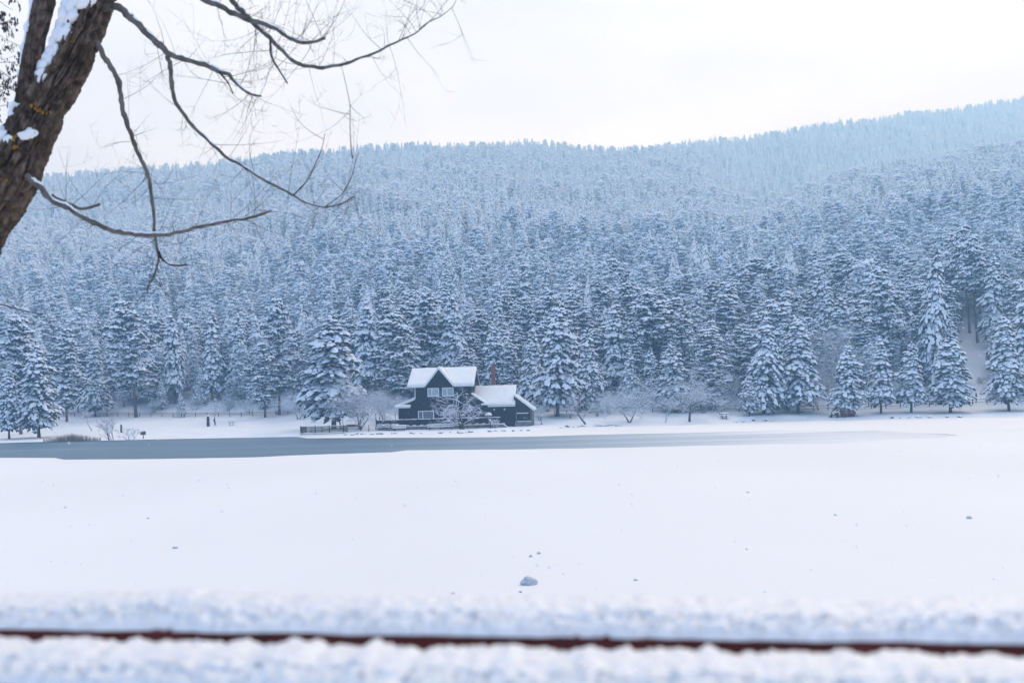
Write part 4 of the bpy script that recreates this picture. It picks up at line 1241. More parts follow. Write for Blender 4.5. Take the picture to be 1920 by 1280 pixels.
# ------------------------------------------------------------------ leafless trees
def bare_tree(name, X, Y, h, spread, seed, label, cat='bare tree', trunks=1, lean=(0, 0), depth=5, tr=0.16, fine='frost_twig', snow=1.0, group=None, up=0.35, z=None, first=0.22, twigk=1.0, l1=.42, m0=4, sthick=.014):
    rs = random.Random(seed)
    o = empty(name, (X, Y, (ground(X, Y) if z is None else z) - .05)); tag(o, label, cat, group)
    tm, bm2, sm = MB(), MB(), MB()

    def grow(p, d, L, r, lv):
        n = 4 if lv < 2 else 3
        pts = [p]; rad = [r]
        q = p.copy(); dd = d.copy()
        for k in range(n):
            dd = (dd + Vector((rs.gauss(0, .22), rs.gauss(0, .22), rs.gauss(0, .16) + (.04 if lv < 2 else -.02)))).normalized()
            q = q + dd * (L / n); pts.append(q.copy()); rad.append(r * (1 - .55 * (k + 1) / n))
        (tm if lv < 1 else bm2).tube(pts, rad, 7 if lv == 0 else 4 if lv < 3 else 3, cap=False)
        if rs.random() < snow:
            for k in range(len(pts) - 1):
                sl = abs((pts[k + 1] - pts[k]).normalized().z)
                if sl < .86:
                    w = (.66 * rad[k] + (.010 if lv > 3 else sthick)) * (1.1 - sl * .5)
                    sm.tube([pts[k] + Vector((0, 0, rad[k] * .75 + .006)), pts[k + 1] + Vector((0, 0, rad[k + 1] * .75 + .006))], [w, w * .9], 4, cap=False)
        if lv >= depth: return
        m = (m0 if lv == 0 else rs.randint(3, 4) if lv < 2 else rs.randint(2, 4))
        m = max(2, int(m * twigk))
        for c in range(m):
            t = rs.uniform(.35, 1.0) if c else 1.0
            k = min(int(t * n), n - 1)
            s = pts[k].lerp(pts[k + 1], t * n - k)
            ax = Vector((rs.gauss(0, 1), rs.gauss(0, 1), rs.gauss(0, .5))).normalized()
            nd = (dd * .55 + ax * spread + Vector((0, 0, up * (.6 if lv < 2 else .1)))).normalized()
            grow(s, nd, (h * l1 if lv == 0 else L) * rs.uniform(.55, .82), max(rad[k] * rs.uniform(.45, .65), .012), lv + 1)
    for t in range(trunks):
        a = 6.28 * t / max(1, trunks) + rs.random()
        d = Vector((lean[0] + (.45 * math.cos(a) if trunks > 1 else 0), lean[1] + (.3 * math.sin(a) if trunks > 1 else 0), 1)).normalized()
        grow(Vector((.12 * t * math.cos(a), .12 * t * math.sin(a), -.1)), d, h * (first + .08 * rs.random()) * 1.5, tr, 0)
    # scale so that the height comes out
    top = max(v[2] for v in bm2.v)
    s = h / top
    o.scale = (s, s, s)
    tm.build('trunk', M['twig'], o, True)
    tag(bm2.build('branches', M[fine], o), kind='stuff')
    if sm.v: tag(sm.build('branch_snow', M['snow_tree'], o), kind='stuff')
    return o


def bt(px, py, Y, top, *a, **k):
    p = at(px, py, Y); h = at(px, top, Y).z - ground(p.x, Y)
    return bare_tree('bare_tree', p.x, Y, h, *a, **k)


bt(868, 806, 155.8, 722, .85, 5, 'spreading leafless tree with snowy branches before the black house', trunks=1, depth=5, tr=.30, first=.09, up=.22, l1=.66, m0=7, sthick=.035, fine='twig')
bt(1181, 799, 168.5, 700, .85, 8, 'spreading leafless snowy tree with two trunks on the right shore', trunks=2, depth=6, tr=.17, lean=(-.1, 0), first=.16, l1=.58, m0=5, snow=.8)
bt(1293, 797, 169, 680, .75, 13, 'dense dark leafless tree on the right shore before the layered fir', depth=6, tr=.22, lean=(.12, 0), first=.2, l1=.5, m0=6, snow=.7)
bt(1098, 800, 167, 735, .55, 17, 'thin leafless tree leaning left over the right shore', depth=4, tr=.18, lean=(-.75, 0))
bt(676, 802, 161.5, 690, .85, 19, 'bushy leafless tree right of the big fir by the deck', trunks=3, depth=6, tr=.16, first=.12, l1=.5, m0=4, lean=(.1, 0), snow=.6)
bt(712, 795, 168, 728, .7, 23, 'small leafless tree left of the house wing', depth=5, tr=.12, fine='frost_twig')
bt(402, 786, 205, 745, .6, 29, 'pale frosted little tree behind the walker', depth=5, tr=.1, fine='frost_twig')
bt(640, 790, 168.5, 655, .6, 31, 'thin white snow-plastered dead tree in front of the deck fir', depth=3, tr=.12, fine='frost_twig', snow=1.0)
bt(210, 822, 160.5, 768, .32, 37, 'fan-shaped leafless shrub at the left water edge', cat='shrub', trunks=5, depth=3, tr=.06, snow=.2)
bt(244, 820, 161.5, 798, .6, 41, 'low pale frosted shrub right of the fan-shaped shrub', cat='shrub', trunks=3, depth=3, tr=.05, fine='frost_twig')
bt(172, 800, 190, 765, .5, 43, 'leaning leafless sapling before the wide pine', depth=4, tr=.07, lean=(-.5, 0), snow=.5)
bt(1543, 775, 190, 600, .5, 47, 'tall frosted leafless tree between twin firs and the red cart', depth=5, tr=.16, fine='frost_twig', twigk=1.2)
bt(1535, 780, 181, 690, .6, 53, 'frosted leafless tree leaning beside the right twin fir', depth=5, tr=.12, fine='frost_twig')
bt(1858, 770, 190, 690, .6, 59, 'frosted leafless shrub inside the dark forest gap', cat='shrub', depth=4, tr=.08, fine='frost_twig')
bt(1248, 798, 168.5, 770, .5, 61, 'small leafless sapling between the two bare shore trees', cat='shrub', depth=3, tr=.05)
bt(928, 806, 156.5, 782, .6, 67, 'leafless bush in front of the terrace railing end', cat='shrub', trunks=4, depth=3, tr=.05)
bt(1070, 785, 178, 740, .7, 71, 'reddish leafless bush behind the leaning tree', cat='shrub', trunks=3, depth=4, tr=.06, snow=.3)
for i, (px, py, Y, tp) in enumerate(((1012, 790, 176, 752), (1120, 780, 180, 735), (1142, 778, 184, 715), (1205, 782, 182, 720), (1252, 780, 178, 735), (1320, 776, 181, 715), (1352, 780, 177, 735), (1385, 776, 184, 700), (1462, 778, 184, 720), (1520, 774, 186, 660), (1558, 774, 186, 640), (1575, 772, 190, 600), (1622, 772, 184, 705), (1680, 770, 184, 700), (1735, 770, 183, 715), (1815, 768, 186, 715), (1840, 766, 192, 700), (1870, 766, 185, 705), (1908, 768, 183, 715), (470, 785, 226, 735), (560, 785, 200, 725), (125, 783, 230, 740), (205, 783, 231, 748), (290, 783, 230, 745), (365, 782, 231, 742), (430, 780, 230, 738), (520, 780, 222, 735), (590, 785, 190, 735), (760, 775, 190, 735), (720, 790, 182, 715), (985, 792, 180, 740))):
    bt(px, py, Y, tp, .62, 200 + i, 'frosted grey leafless bush low beside the ' + SHORT[min(range(len(FT)), key=lambda j: abs(FT[j][0] - px))], cat='shrub', trunks=2 + i % 3, depth=4, tr=.07, first=.14, l1=.5, m0=4, group='frosted undergrowth bushes')
bt(850, 640, 245, 560, .6, 73, 'pale leafless tree among the pines above the house', depth=5, tr=.15, fine='frost_twig') if False else None

# reeds at the left shore
b = MB(); rs2 = random.Random(3)
for k in range(1500):
    px = rs2.gauss(135, 26); px = min(max(px, 82), 188)
    Y = 159.5 + rs2.uniform(-.8, 3.0)
    p = at(px, 822, Y); z = max(ground(p.x, Y), 0)
    h = rs2.uniform(.5, 1.5) * (1 - abs(px - 135) / 110); w = .012
    dx, dy = rs2.gauss(0, .18) * h, rs2.gauss(0, .15) * h
    b.add([(p.x - w, Y, z - .05), (p.x + w, Y, z - .05), (p.x + dx * .5 + w * .7, Y + dy * .5, z + h * .6), (p.x + dx * .5 - w * .7, Y + dy * .5, z + h * .6), (p.x + dx, Y + dy, z + h)], [(0, 1, 2, 3), (3, 2, 4)])
tag(b.build('reeds', M['reed']), 'dry tan reeds along the left water edge', 'reeds', kind='stuff')

# ------------------------------------------------------------------ stones at the water line
def rock_mesh(seed, sub=2):
    import bmesh
    bm = bmesh.new(); bmesh.ops.create_icosphere(bm, subdivisions=sub, radius=1.0)
    for v in bm.verts:
        n = mn.noise(v.co * 1.1 + Vector((seed, 0, 0))) * .45 + mn.noise(v.co * 2.7 + Vector((0, seed, 0))) * .2
        v.co *= 1 + n
    me = bpy.data.meshes.new('rock'); bm.to_mesh(me); bm.free()
    return me


rocks = []
for s in range(4):
    me = rock_mesh(s * 7.3); me.materials.append(M['rock'])
    cap = rock_mesh(s * 7.3); cap.materials.append(M['snow'])
    for v in cap.vertices: v.co *= 1.04; v.co.z = v.co.z * .8 + .32
    for pl in cap.polygons: pl.use_smooth = True
    rocks.append((me, cap))
ROCKPX = [(x, 814.2 - (x - 640) * .012 + rnd.uniform(-.6, .6)) for x in (648, 661, 668, 681, 697, 708, 716, 735, 741, 771, 776, 790, 824, 829, 845, 862, 866, 872, 883, 918, 930, 945, 962, 977, 990)]
ROCKPX += [(x, 800.8 - (x - 1060) * .012 + rnd.uniform(-.5, .5)) for x in (1051, 1064, 1074, 1086, 1094, 1118, 1124, 1130, 1134, 1138, 1142, 1148, 1152, 1156, 1160, 1164)]
ROCKPX += [(x, 788.6 - (x - 1480) * .016 + rnd.uniform(-.4, .4)) for x in (1380, 1392, 1412, 1436, 1447, 1672, 1688, 1704, 1722, 1744, 1776, 1800)]
for i, (px, py) in enumerate(ROCKPX):
    a = deroll(px, py)[0]; Y = float(interp(SHORE, a)) + rnd.uniform(.2, .9)
    X = a / F * Y
    me, cap = rocks[i % 4]
    o = empty('shore_rock', (X, Y, max(ground(X, Y), 0) + .02), rnd.uniform(0, 6.28))
    s = rnd.uniform(.16, .40); o.scale = (s * 1.3, s, s * .75)
    seg = 'in front of the house terrace' if px < 1010 else 'between the leaning tree and the two-trunked tree' if px < 1200 else 'under the firs on the right shore'
    tag(o, 'dark snow-capped stone in the water line %s' % seg, 'stone', 'shore stones ' + seg)
    link_mesh('stone', me, o)
    link_mesh('snow_cap', cap, o)

# chunks of ice lying on the lake snow
CH = [(993, 1095, 15, 'largest lump of rough ice lying on the lake, near centre'), (1010, 1038, 4.5, 'right one of two small ice bits behind the largest lump'), (995, 1043.5, 4.5, 'left one of two small ice bits behind the largest lump'),
      (328, 1028, 5, 'ice bit alone on the left part of the lake'), (277, 972, 3, 'tiny ice bit left of centre, farther out on the lake'), (122, 952, 3, 'tiny ice bit far left on the lake'),
      (1402, 923.5, 3, 'tiny ice bit far out on the right part of the lake'), (1566, 966, 3.2, 'tiny ice bit right, beyond the larger right-hand bit'), (1817, 972, 6, 'ice bit near the right edge of the lake'),
      (850, 1113, 4, 'flat ice bit just behind the snowy rail, left of the largest lump'), (1192, 1088, 4, 'small ice bit right of the largest lump'), (976, 1110, 4, 'small ice bit right in front of the largest lump'),
      (1400, 1030, 3, 'faint ice bit in the middle of the right lake'), (1056, 1076, 2, 'very tiny ice bit right behind the largest lump'), (1700, 986, 2, 'very tiny ice bit left of the right-edge bit')]
for i, (px, py, r, lb) in enumerate(CH):
    p = on_level(px, py, .04)
    me = rock_mesh(40 + i * 3.7, 4 if i == 0 else 2); me.materials.append(M['ice_chunk'])
    if i == 0:
        for v in me.vertices:
            v.co *= 1 + .10 * mn.noise(v.co * 6) + .06 * mn.noise(v.co * 13)
    o = link_mesh('ice_chunk', me); s = r / F * p.y
    o.location = (p.x, p.y, .04 + s * .28); o.scale = (s, s * .8, s * .62); o.rotation_euler = (0, R(12) if i == 0 else 0, R(20) if i == 0 else i)
    tag(o, lb, 'ice chunk')


# ------------------------------------------------------------------ people
def person(X, Y, h, face, label, coat, trousers, pose='stand', stride=.12, z=None):
    """one continuous skinned figure"""
    k = h / 1.75
    J = {'pel': (0, 0, .95), 'waist': (0, 0, 1.12), 'chest': (0, -.01, 1.34), 'neck': (0, -.01, 1.50), 'head': (0, .02, 1.60), 'crown': (0, .02, 1.72),
         'shl': (-.19, 0, 1.43), 'ell': (-.25, .02, 1.15), 'hal': (-.23, .12, .90), 'fil': (-.22, .15, .82), 'shr': (.19, 0, 1.43), 'elr': (.25, -.03, 1.15), 'har': (.24, .06, .90), 'fir': (.23, .09, .82),
         'hil': (-.10, 0, .90), 'knl': (-.11, stride * .7, .50), 'anl': (-.11, stride, .09), 'tol': (-.11, stride + .16, .03), 'hir': (.10, 0, .90), 'knr': (.11, -stride * .1, .50), 'anr': (.11, -stride, .10), 'tor': (.11, -stride + .15, .03)}
    rad = {'pel': .16, 'waist': .15, 'chest': .17, 'neck': .065, 'head': .10, 'crown': .085, 'shl': .085, 'ell': .065, 'hal': .045, 'fil': .035, 'shr': .085, 'elr': .065, 'har': .045, 'fir': .035,
           'hil': .12, 'knl': .085, 'anl': .06, 'tol': .045, 'hir': .12, 'knr': .085, 'anr': .06, 'tor': .045}
    E = [('pel', 'waist'), ('waist', 'chest'), ('chest', 'neck'), ('neck', 'head'), ('head', 'crown'), ('chest', 'shl'), ('shl', 'ell'), ('ell', 'hal'), ('hal', 'fil'), ('chest', 'shr'), ('shr', 'elr'), ('elr', 'har'), ('har', 'fir'),
         ('pel', 'hil'), ('hil', 'knl'), ('knl', 'anl'), ('anl', 'tol'), ('pel', 'hir'), ('hir', 'knr'), ('knr', 'anr'), ('anr', 'tor')]
    nm = list(J)
    me = bpy.data.meshes.new('skeleton'); me.from_pydata([J[n] for n in nm], [(nm.index(a), nm.index(b)) for a, b in E], [])
    tmp = bpy.data.objects.new('tmp', me); C.objects.link(tmp)
    tmp.modifiers.new('skin', 'SKIN')
    for i, n in enumerate(nm):
        me.skin_vertices[0].data[i].radius = (rad[n], rad[n] * (.75 if n in ('chest', 'waist', 'pel') else 1)); me.skin_vertices[0].data[i].use_root = (n == 'pel')
    sb = tmp.modifiers.new('sub', 'SUBSURF'); sb.levels = 1; sb.render_levels = 1
    dg = bpy.context.evaluated_depsgraph_get(); body = bpy.data.meshes.new_from_object(tmp.evaluated_get(dg))
    bpy.data.objects.remove(tmp)
    body.materials.clear()
    for m in (coat, trousers, M['skin'], M['black_metal']): body.materials.append(m)
    for pl in body.polygons:
        c = pl.center; pl.use_smooth = True
        pl.material_index = 3 if c.z < .12 else 1 if (c.z < .88 and abs(c.x) < .2) else 2 if (c.z > 1.49 or c.z < .90) else 0
    o = link_mesh('person', body)
    o.location = (X, Y, (ground(X, Y) if z is None else z) + .0); o.rotation_euler = (0, 0, face); o.scale = (k, k, k)
    tag(o, label, 'person')
    MB().lathe([(.10, 1.63), (.118, 1.68), (.11, 1.76), (.06, 1.81), (.01, 1.82)], 0, .01, 10).build('hat', M['black_metal'], o, True)
    return o


M['skin'] = noisy('skin', (0.36, 0.22, 0.16), (0.42, 0.27, 0.20), 8, 0.6)
M['red_cloth'] = noisy('red_jacket', (0.30, 0.05, 0.03), (0.38, 0.08, 0.05), 8, 0.85)
M['dark_cloth'] = noisy('dark_cloth', (0.018, 0.018, 0.022), (0.035, 0.035, 0.042), 8, 0.9)
M['blue_cloth'] = noisy('navy_cloth', (0.015, 0.02, 0.04), (0.03, 0.035, 0.06), 8, 0.9)
p = at(403, 800, 195); person(p.x, 195, 1.55, R(-75), 'walker in dark coat and red backpack on the snowy meadow', M['dark_cloth'], M['dark_cloth'], stride=.2)
walker = [o for o in C.objects if o.name.startswith('person')][0]
b = MB(); b.box(-.15, .15, -.32, -.12, 1.05, 1.48); bag = b.build('backpack', M['red_cloth'])
bag.parent = None; bag.matrix_world = walker.matrix_world.copy(); bag.location = walker.location; bag.rotation_euler = walker.rotation_euler; bag.scale = walker.scale
tag(bag, 'small red backpack carried by the meadow walker', 'backpack')
for (px, Y, h, lb, c, st) in ((1629, 181.6, 1.6, 'dark-clothed person on the path left of the slim shore fir', M['dark_cloth'], .1), (1652, 182, 1.55, 'dark-clothed person on the path right behind slim shore fir', M['blue_cloth'], .05),
                              (1831, 181.8, 1.65, 'left person by the path fence below the forest gap', M['blue_cloth'], .1), (1856, 181.8, 1.7, 'right person by the path fence below the forest gap', M['dark_cloth'], .15)):
    p = at(px, 765, Y); person(p.x, Y, h, R(90 if px % 2 else -60), lb, c, M['dark_cloth'], stride=st)

# little red cart with wheels and a scooter beside it on the right shore
p = at(1590, 783, 170.5)
o = empty('market_cart', (p.x, 170.5, ground(p.x, 170.5))); tag(o, 'little red wooden cart parked at the right shore', 'cart')
MB().box(-1.2, 1.2, -.5, .5, .38, .46).build('floor', M['dark_wood'], o)
for y in (-.5, .46): 
    for k in range(3): MB().box(-1.2, 1.2, y, y + .04, .48 + k * .24, .68 + k * .24).build('side_board', M['red_wood'], o)
for x in (-1.2, 1.16): MB().box(x, x + .04, -.45, .45, .48, 1.18).build('end_board', M['red_wood'], o)
for x in (-.75, .75):
    for y in (-.58, .58):
        MB().tube([(x, y - .04, .3), (x, y + .04, .3)], [.3, .3], 14).build('wheel', M['black_metal'], o)
b = MB(); snow_slab(b, (-1.2, -.45, 1.0), (1.2, -.45, 1.0), (1.2, .45, 1.0), (-1.2, .45, 1.0), .12, 8, 4, .3, .12, 2); b.build('load_snow', M['snow'], o, True)
p = at(1564.5, 784, 170.5)
o = empty('motor_scooter', (p.x, 170.5, ground(p.x, 170.5)), R(160)); tag(o, 'dark scooter standing left of the little red cart', 'scooter')
for x in (-.55, .55):
    w = MB(); w.tube([(x, -.05, .27), (x, .05, .27)], [.27, .27], 14); w.build('wheel', M['black_metal'], o)
b = MB(); b.prism([(-.75, .4), (-.1, .35), (.35, .3), (.55, .85), (.42, .9), (.25, .45), (-.05, .5), (-.1, .78), (-.75, .8)], 'y', -.14, .14); b.build('body', M['dark_cloth'], o)
b = MB(); b.box(-.78, -.08, -.12, .12, .8, .88); b.build('seat', M['black_metal'], o)
b = MB(); b.beam((.52, 0, .3), (.42, 0, 1.05), .06, .06); b.beam((.42, -.32, 1.08), (.42, .32, 1.08), .05, .05); b.build('handlebar', M['black_metal'], o)
b = MB(); snow_slab(b, (-.78, -.13, .88), (-.1, -.13, .88), (-.1, .13, .88), (-.78, .13, .88), .08, 4, 2, .2, .06, 1); b.build('seat_snow', M['snow'], o, True)
p = at(1603, 772, 172)

# ------------------------------------------------------------------ foreground tree
TY0 = 8.0
SCL = TY0 / 6.0
ft = empty('old_willow', (at(-250, 1080, TY0).x, TY0, bank_z(at(-250, 1080, TY0).x, TY0) - .1)); tag(ft, 'leaning old tree with rough dark bark and snowy forks at upper left', 'tree')
FTI = Matrix.Translation(-ft.location)
PXM = TY0 / F


def loc3(px, py, Y=TY0):
    return at(px, py, Y) - ft.location


def catmull(P, rr, n=8):
    out, ro = [], []
    for i in range(len(P) - 1):
        p0, p1, p2, p3 = P[max(i - 1, 0)], P[i], P[i + 1], P[min(i + 2, len(P) - 1)]
        for k in range(n):
            t = k / n
            out.append(.5 * ((2 * p1) + (p2 - p0) * t + (2 * p0 - 5 * p1 + 4 * p2 - p3) * t * t + (3 * p1 - p0 - 3 * p2 + p3) * t ** 3))
            ro.append(rr[i] * (1 - t) + rr[i + 1] * t)
    out.append(P[-1]); ro.append(rr[-1])
    return out, ro


def bark_tube(path, radii, nseg, name, amp, freq, around=110):
    P, rr = catmull(path, radii, nseg)
    rings, frames = [], []
    s = 0.0; prev = None; amp *= SCL
    for i, p in enumerate(P):
        d = (P[min(i + 1, len(P) - 1)] - P[max(i - 1, 0)]).normalized()
        if i: s += (p - P[i - 1]).length / SCL
        u = Vector((0, -1, 0)); u = (u - d * u.dot(d)).normalized(); w = d.cross(u)
        frames.append((p, u, w, rr[i], s))
        ring = []
        for k in range(around):
            a = 2 * math.pi * k / around
            c, sn = math.cos(a), math.sin(a)
            q = Vector((c * freq, sn * freq, s * freq * 1.1))
            wv_ = mn.noise(Vector((c * 2.0, sn * 2.0, s * 5))) * .9
            n1 = mn.noise(Vector((c * freq * .85 + wv_, sn * freq * .85 + wv_, s * 2.8)))
            n2 = mn.noise(Vector((c * freq * 1.7 + 7 + wv_, sn * freq * 1.7, s * 6.0)))
            n3 = mn.noise(Vector((c * 22, sn * 22, s * 40)))
            ridge = 1 - abs(n1) * 4.6
            fis = -max(0, ridge) ** .8 * 1.25 - max(0, 1 - abs(n2) * 5.0) * .7
            r = rr[i] * (1 + .05 * mn.noise(Vector((c, sn, s * 2)))) + amp * (fis + .5 + .25 * n3 + .35 * n2)
            ring.append(p + (u * c + w * sn) * r)
        rings.append(ring)
    b = MB(); b.tube_rings(rings)
    return b.build(name, M['tree_bark'], ft, True), frames


def pp(lst, Y=TY0): return [loc3(x, y, Y) for x, y in lst]


main_px = [(-320, 1400), (-245, 1000), (-158, 720), (-76, 505), (-24, 405), (12, 345), (34, 300), (77, 208), (137, 105), (175, 0), (212, -110), (246, -230)]
main_r = [74, 64, 54, 46, 43, 47, 42, 37, 31, 31, 29, 25]
trunk_o, frames = bark_tube(pp(main_px), [r * PXM for r in main_r], 60, 'trunk', .034, 4.2, 200)
stem_px = [(32, 300), (44, 235), (52, 165), (63, 95), (84, 0), (112, -90), (140, -190)]
stem_r = [20, 20, 16, 15, 17, 16, 15]
stem_o, sframes = bark_tube([loc3(x, y, TY0 - .06) for x, y in stem_px], [r * PXM for r in stem_r], 36, 'second_stem', .016, 3.0, 110)


def trunk_snow(fr, t0, t1, a0, a1, lobes, thick, seed, name, ragged=.6, na=26):
    """snow clinging to one side of a stem; its lower rim hangs in lobes"""
    thick *= SCL
    i0, i1 = int(t0 * (len(fr) - 1)), int(t1 * (len(fr) - 1))
    top, n = [], 0
    rows = list(range(i0, i1 + 1))
    b = MB(); vs_, fs_ = [], []
    for ri, i in enumerate(rows):
        p, u, w, r, s = fr[i]
        e = ri / (len(rows) - 1)
        env = math.sin(math.pi * min(max(e, 0.0), 1.0)) ** .45
        ph = (s * lobes + seed) % 1.0
        lob = .30 + .62 * (.5 - .5 * math.cos(2 * math.pi * (ph ** 1.5))) + .28 * mn.noise(Vector((s * 19, seed, 0)))
        hi = a0 + (a1 - a0) * max(.08, (1 - ragged + ragged * lob) * env)
        for k in range(na + 1):
            v = k / na
            a = a0 + (hi - a0) * v
            prof = (max(0, 1 - abs(2 * v - 1) ** 2.4)) ** .6
            lump = 1 + .5 * mn.noise(Vector((s * 14, a * 3, seed))) + .2 * mn.noise(Vector((s * 40, a * 9, seed)))
            rr_ = r * .98 + thick * prof * lump * env * (.75 + .4 * lob)
            q = p + (u * math.cos(a) + w * math.sin(a)) * rr_
            vs_.append(q)
    W_ = na + 1
    for ri in range(len(rows) - 1):
        for k in range(na):
            q = ri * W_ + k; fs_.append((q, q + W_, q + W_ + 1, q + 1))
    b.add(vs_, fs_)
    return b.build(name, M['snow'], ft, True)


# angle 0 faces the camera, positive angles turn about the stem towards the upper left side
sgn = 1 if (frames[100][2].x < 0) else -1
trunk_snow(frames, .700, .835, sgn * R(115), sgn * R(28), 10.5, .040, .3, 'fork_snow', .45)
trunk_snow(frames, .52, .60, sgn * R(120), sgn * R(38), 9.0, .045, .8, 'fork_snow', .6)
trunk_snow(sframes, .30, .86, sgn * R(125), sgn * R(46), 7.0, .026, .1, 'stem_snow', .5)
trunk_snow(sframes, .16, .30, sgn * R(125), sgn * R(20), 16.0, .030, .5, 'stem_snow', .5)


def front_of(fr_, x, y):
    """point of a stem's camera-facing bark at a photograph pixel, with the bark normal"""
    P_ = loc3(x, y)
    fr = min(fr_, key=lambda f_: (Vector((f_[0].x, 0, f_[0].z)) - Vector((P_.x, 0, P_.z))).length)
    off = max(-.98, min(.98, (P_ - fr[0]).dot(fr[2]) / fr[3]))
    nn = fr[2] * off + fr[1] * math.sqrt(1 - off * off)
    return fr[0] + nn * fr[3], nn


def snow_lumps(lst, name, fr_=frames):
    b = MB()
    for i, (x, y, r, tilt) in enumerate(lst):
        c, nn = front_of(fr_, x, y)
        me = rock_mesh(90 + i * 3.3 + x, 3)
        zx = nn.cross(Vector((0, 0, 1))).normalized(); zz = zx.cross(nn)
        ca, sa = math.cos(R(tilt)), math.sin(R(tilt))
        ex, ez = zx * ca + zz * sa, zz * ca - zx * sa
        s = r * PXM * 1.35
        b.add([c + nn * (v.co.y * s * .55 + s * .1) + ex * v.co.x * s * 1.15 + ez * v.co.z * s * .75 for v in me.vertices], [tuple(pl.vertices) for pl in me.polygons])
        bpy.data.meshes.remove(me)
    return b.build(name, M['snow'], ft, True)


snow_lumps([(150, 6, 22, 0), (176, 12, 13, -35), (138, 22, 20, 0), (128, 40, 20, 0), (145, 44, 12, -30), (120, 56, 18, 0), (115, 72, 18, 0), (134, 74, 12, -35), (108, 88, 16, 0), (102, 100, 15, 0), (113, 108, 10, -40), (96, 116, 14, 0), (92, 132, 13, 0), (103, 127, 9, -40), (88, 148, 10, 0), (94, 157, 7, -50)], 'fork_snow')
snow_lumps([(70, 262, 10, -20), (8, 252, 18, 0), (2, 272, 20, 0), (18, 264, 12, -30), (-4, 290, 16, 0), (36, 272, 7, -10), (48, 208, 5, 0), (38, 214, 5, 0)], 'knot_snow')

# lichen tufts on the bark
b = MB(); rl = random.Random(12)
for (px, py, n, sc) in ((97, 216, 9, 10), (85, 207, 6, 8), (45, 268, 8, 10), (16, 436, 7, 7), (12, 335, 5, 8), (184, 2, 8, 8), (150, 88, 4, 5), (72, 28, 4, 5), (30, 350, 4, 6), (50, 290, 4, 7), (-5, 395, 5, 7)):
    for k in range(n):
        x, y = px + rl.gauss(0, sc * .4), py + rl.gauss(0, sc * .4)
        P_ = loc3(x, y)
        fr = min(frames, key=lambda f_: (f_[0] - P_).length)
        off = (P_ - fr[0]).dot(fr[2])
        rr_ = fr[3] * 1.0
        if abs(off) > rr_ * .95: continue
        c = fr[0] + fr[2] * off + fr[1] * (math.sqrt(max(0, rr_ ** 2 - off ** 2)) + .004)
        s = rl.uniform(.5, 1.2) * .011 * SCL
        ring = [c + (fr[2] * math.cos(a) * s + fr[1].cross(fr[2]) * math.sin(a) * s) * rl.uniform(.6, 1.3) for a in [6.283 * q / 7 for q in range(7)]]
        b.add([c + fr[1] * .012] + ring, [(0, 1 + q, 1 + (q + 1) % 7) for q in range(7)])
b.build('lichen', M['lichen'], ft)

BR = []


def branch(pts, r0, r1, Y0=TY0, Y1=None, name='branch', snow=True, seed=0, knots=True):
    if Y0 < TY0 - .3: Y0 *= SCL
    Y1 = Y0 if Y1 is None else (Y1 * SCL if Y1 < TY0 - .3 else Y1)
    n = len(pts)
    path = [loc3(x, y, Y0 + (Y1 - Y0) * i / (n - 1)) for i, (x, y) in enumerate(pts)]
    rad = [(r0 + (r1 - r0) * (i / (n - 1)) ** .8) * PXM for i in range(n)]
    P, rr = catmull(path, rad, 10)
    for i in range(len(P)):
        j = .22 * rr[i]
        P[i] = P[i] + Vector((mn.noise(P[i] * 5 + Vector((seed, 0, 0))), mn.noise(P[i] * 5 + Vector((0, seed, 3))), mn.noise(P[i] * 5 + Vector((5, 0, seed))))) * j * 5 + Vector((mn.noise(P[i] * 17), 0, mn.noise(P[i] * 17 + Vector((9, 0, 0))))) * j * 2.5; rr[i] *= 1 + .22 * mn.noise(P[i] * 22)
        if knots and i % 13 == 7: rr[i] *= 1.22
    b = MB(); b.tube(P, rr, 10 if r0 > 3 else 6)
    o = b.build(name, M['branch_bark'] if r0 > 3.2 else M['fine_twig'], ft, True)
    BR.append((P, rr))
    if snow:
        sb_ = MB(); run = []
        for i in range(len(P)):
            d = (P[min(i + 1, len(P) - 1)] - P[max(i - 1, 0)]).normalized()
            ok = abs(d.z) < .75 and mn.noise(P[i] * 3.1 + Vector((seed, 2, 0))) > -.10
            if ok: run.append((P[i] + Vector((0, 0, rr[i] * .75)), rr[i]))
            if (not ok or i == len(P) - 1) and len(run) > 3:
                m_ = len(run)
                sb_.tube([q[0] for q in run], [q[1] * .75 * math.sin(math.pi * (k + .3) / (m_ + .1)) ** .5 + .0005 for k, q in enumerate(run)], 7); run = []
            elif not ok: run = []
        if sb_.v: tag(sb_.build('branch_snow', M['snow'], o, True), kind='stuff')
    return o


branch([(178, 22), (205, 8), (250, 35), (290, 75), (318, 105), (355, 113), (400, 132), (424, 137), (437, 150), (452, 165), (470, 176), (490, 180)], 8, 1.6, TY0, 5.7, seed=1)
branch([(412, 135), (425, 152), (438, 176)], 2.2, 1.2, 5.75, seed=2, snow=False)
branch([(318, 104), (321, 130), (322, 155), (326, 185), (345, 215), (375, 250), (420, 290), (455, 312), (490, 335), (540, 362), (575, 380), (610, 388), (642, 381), (668, 366)], 4.6, 1.0, 5.8, 5.5, seed=3)
branch([(172, 60), (183, 85), (200, 115), (215, 140), (228, 190), (240, 235), (256, 275), (275, 320), (282, 350), (288, 400), (291, 440), (296, 470), (297, 487), (290, 515), (279, 535), (277, 551)], 6.0, 1.3, TY0, 5.9, seed=4)
branch([(297, 472), (305, 488), (325, 498), (350, 497)], 2.8, 1.8, 5.92, seed=5)
branch([(50, 325), (68, 345), (85, 365), (110, 382), (150, 404), (190, 425), (230, 436), (290, 440), (340, 436), (370, 428), (420, 416), (460, 410), (490, 402), (508, 395)], 6.2, 1.8, TY0 - .1, 5.6, seed=6)
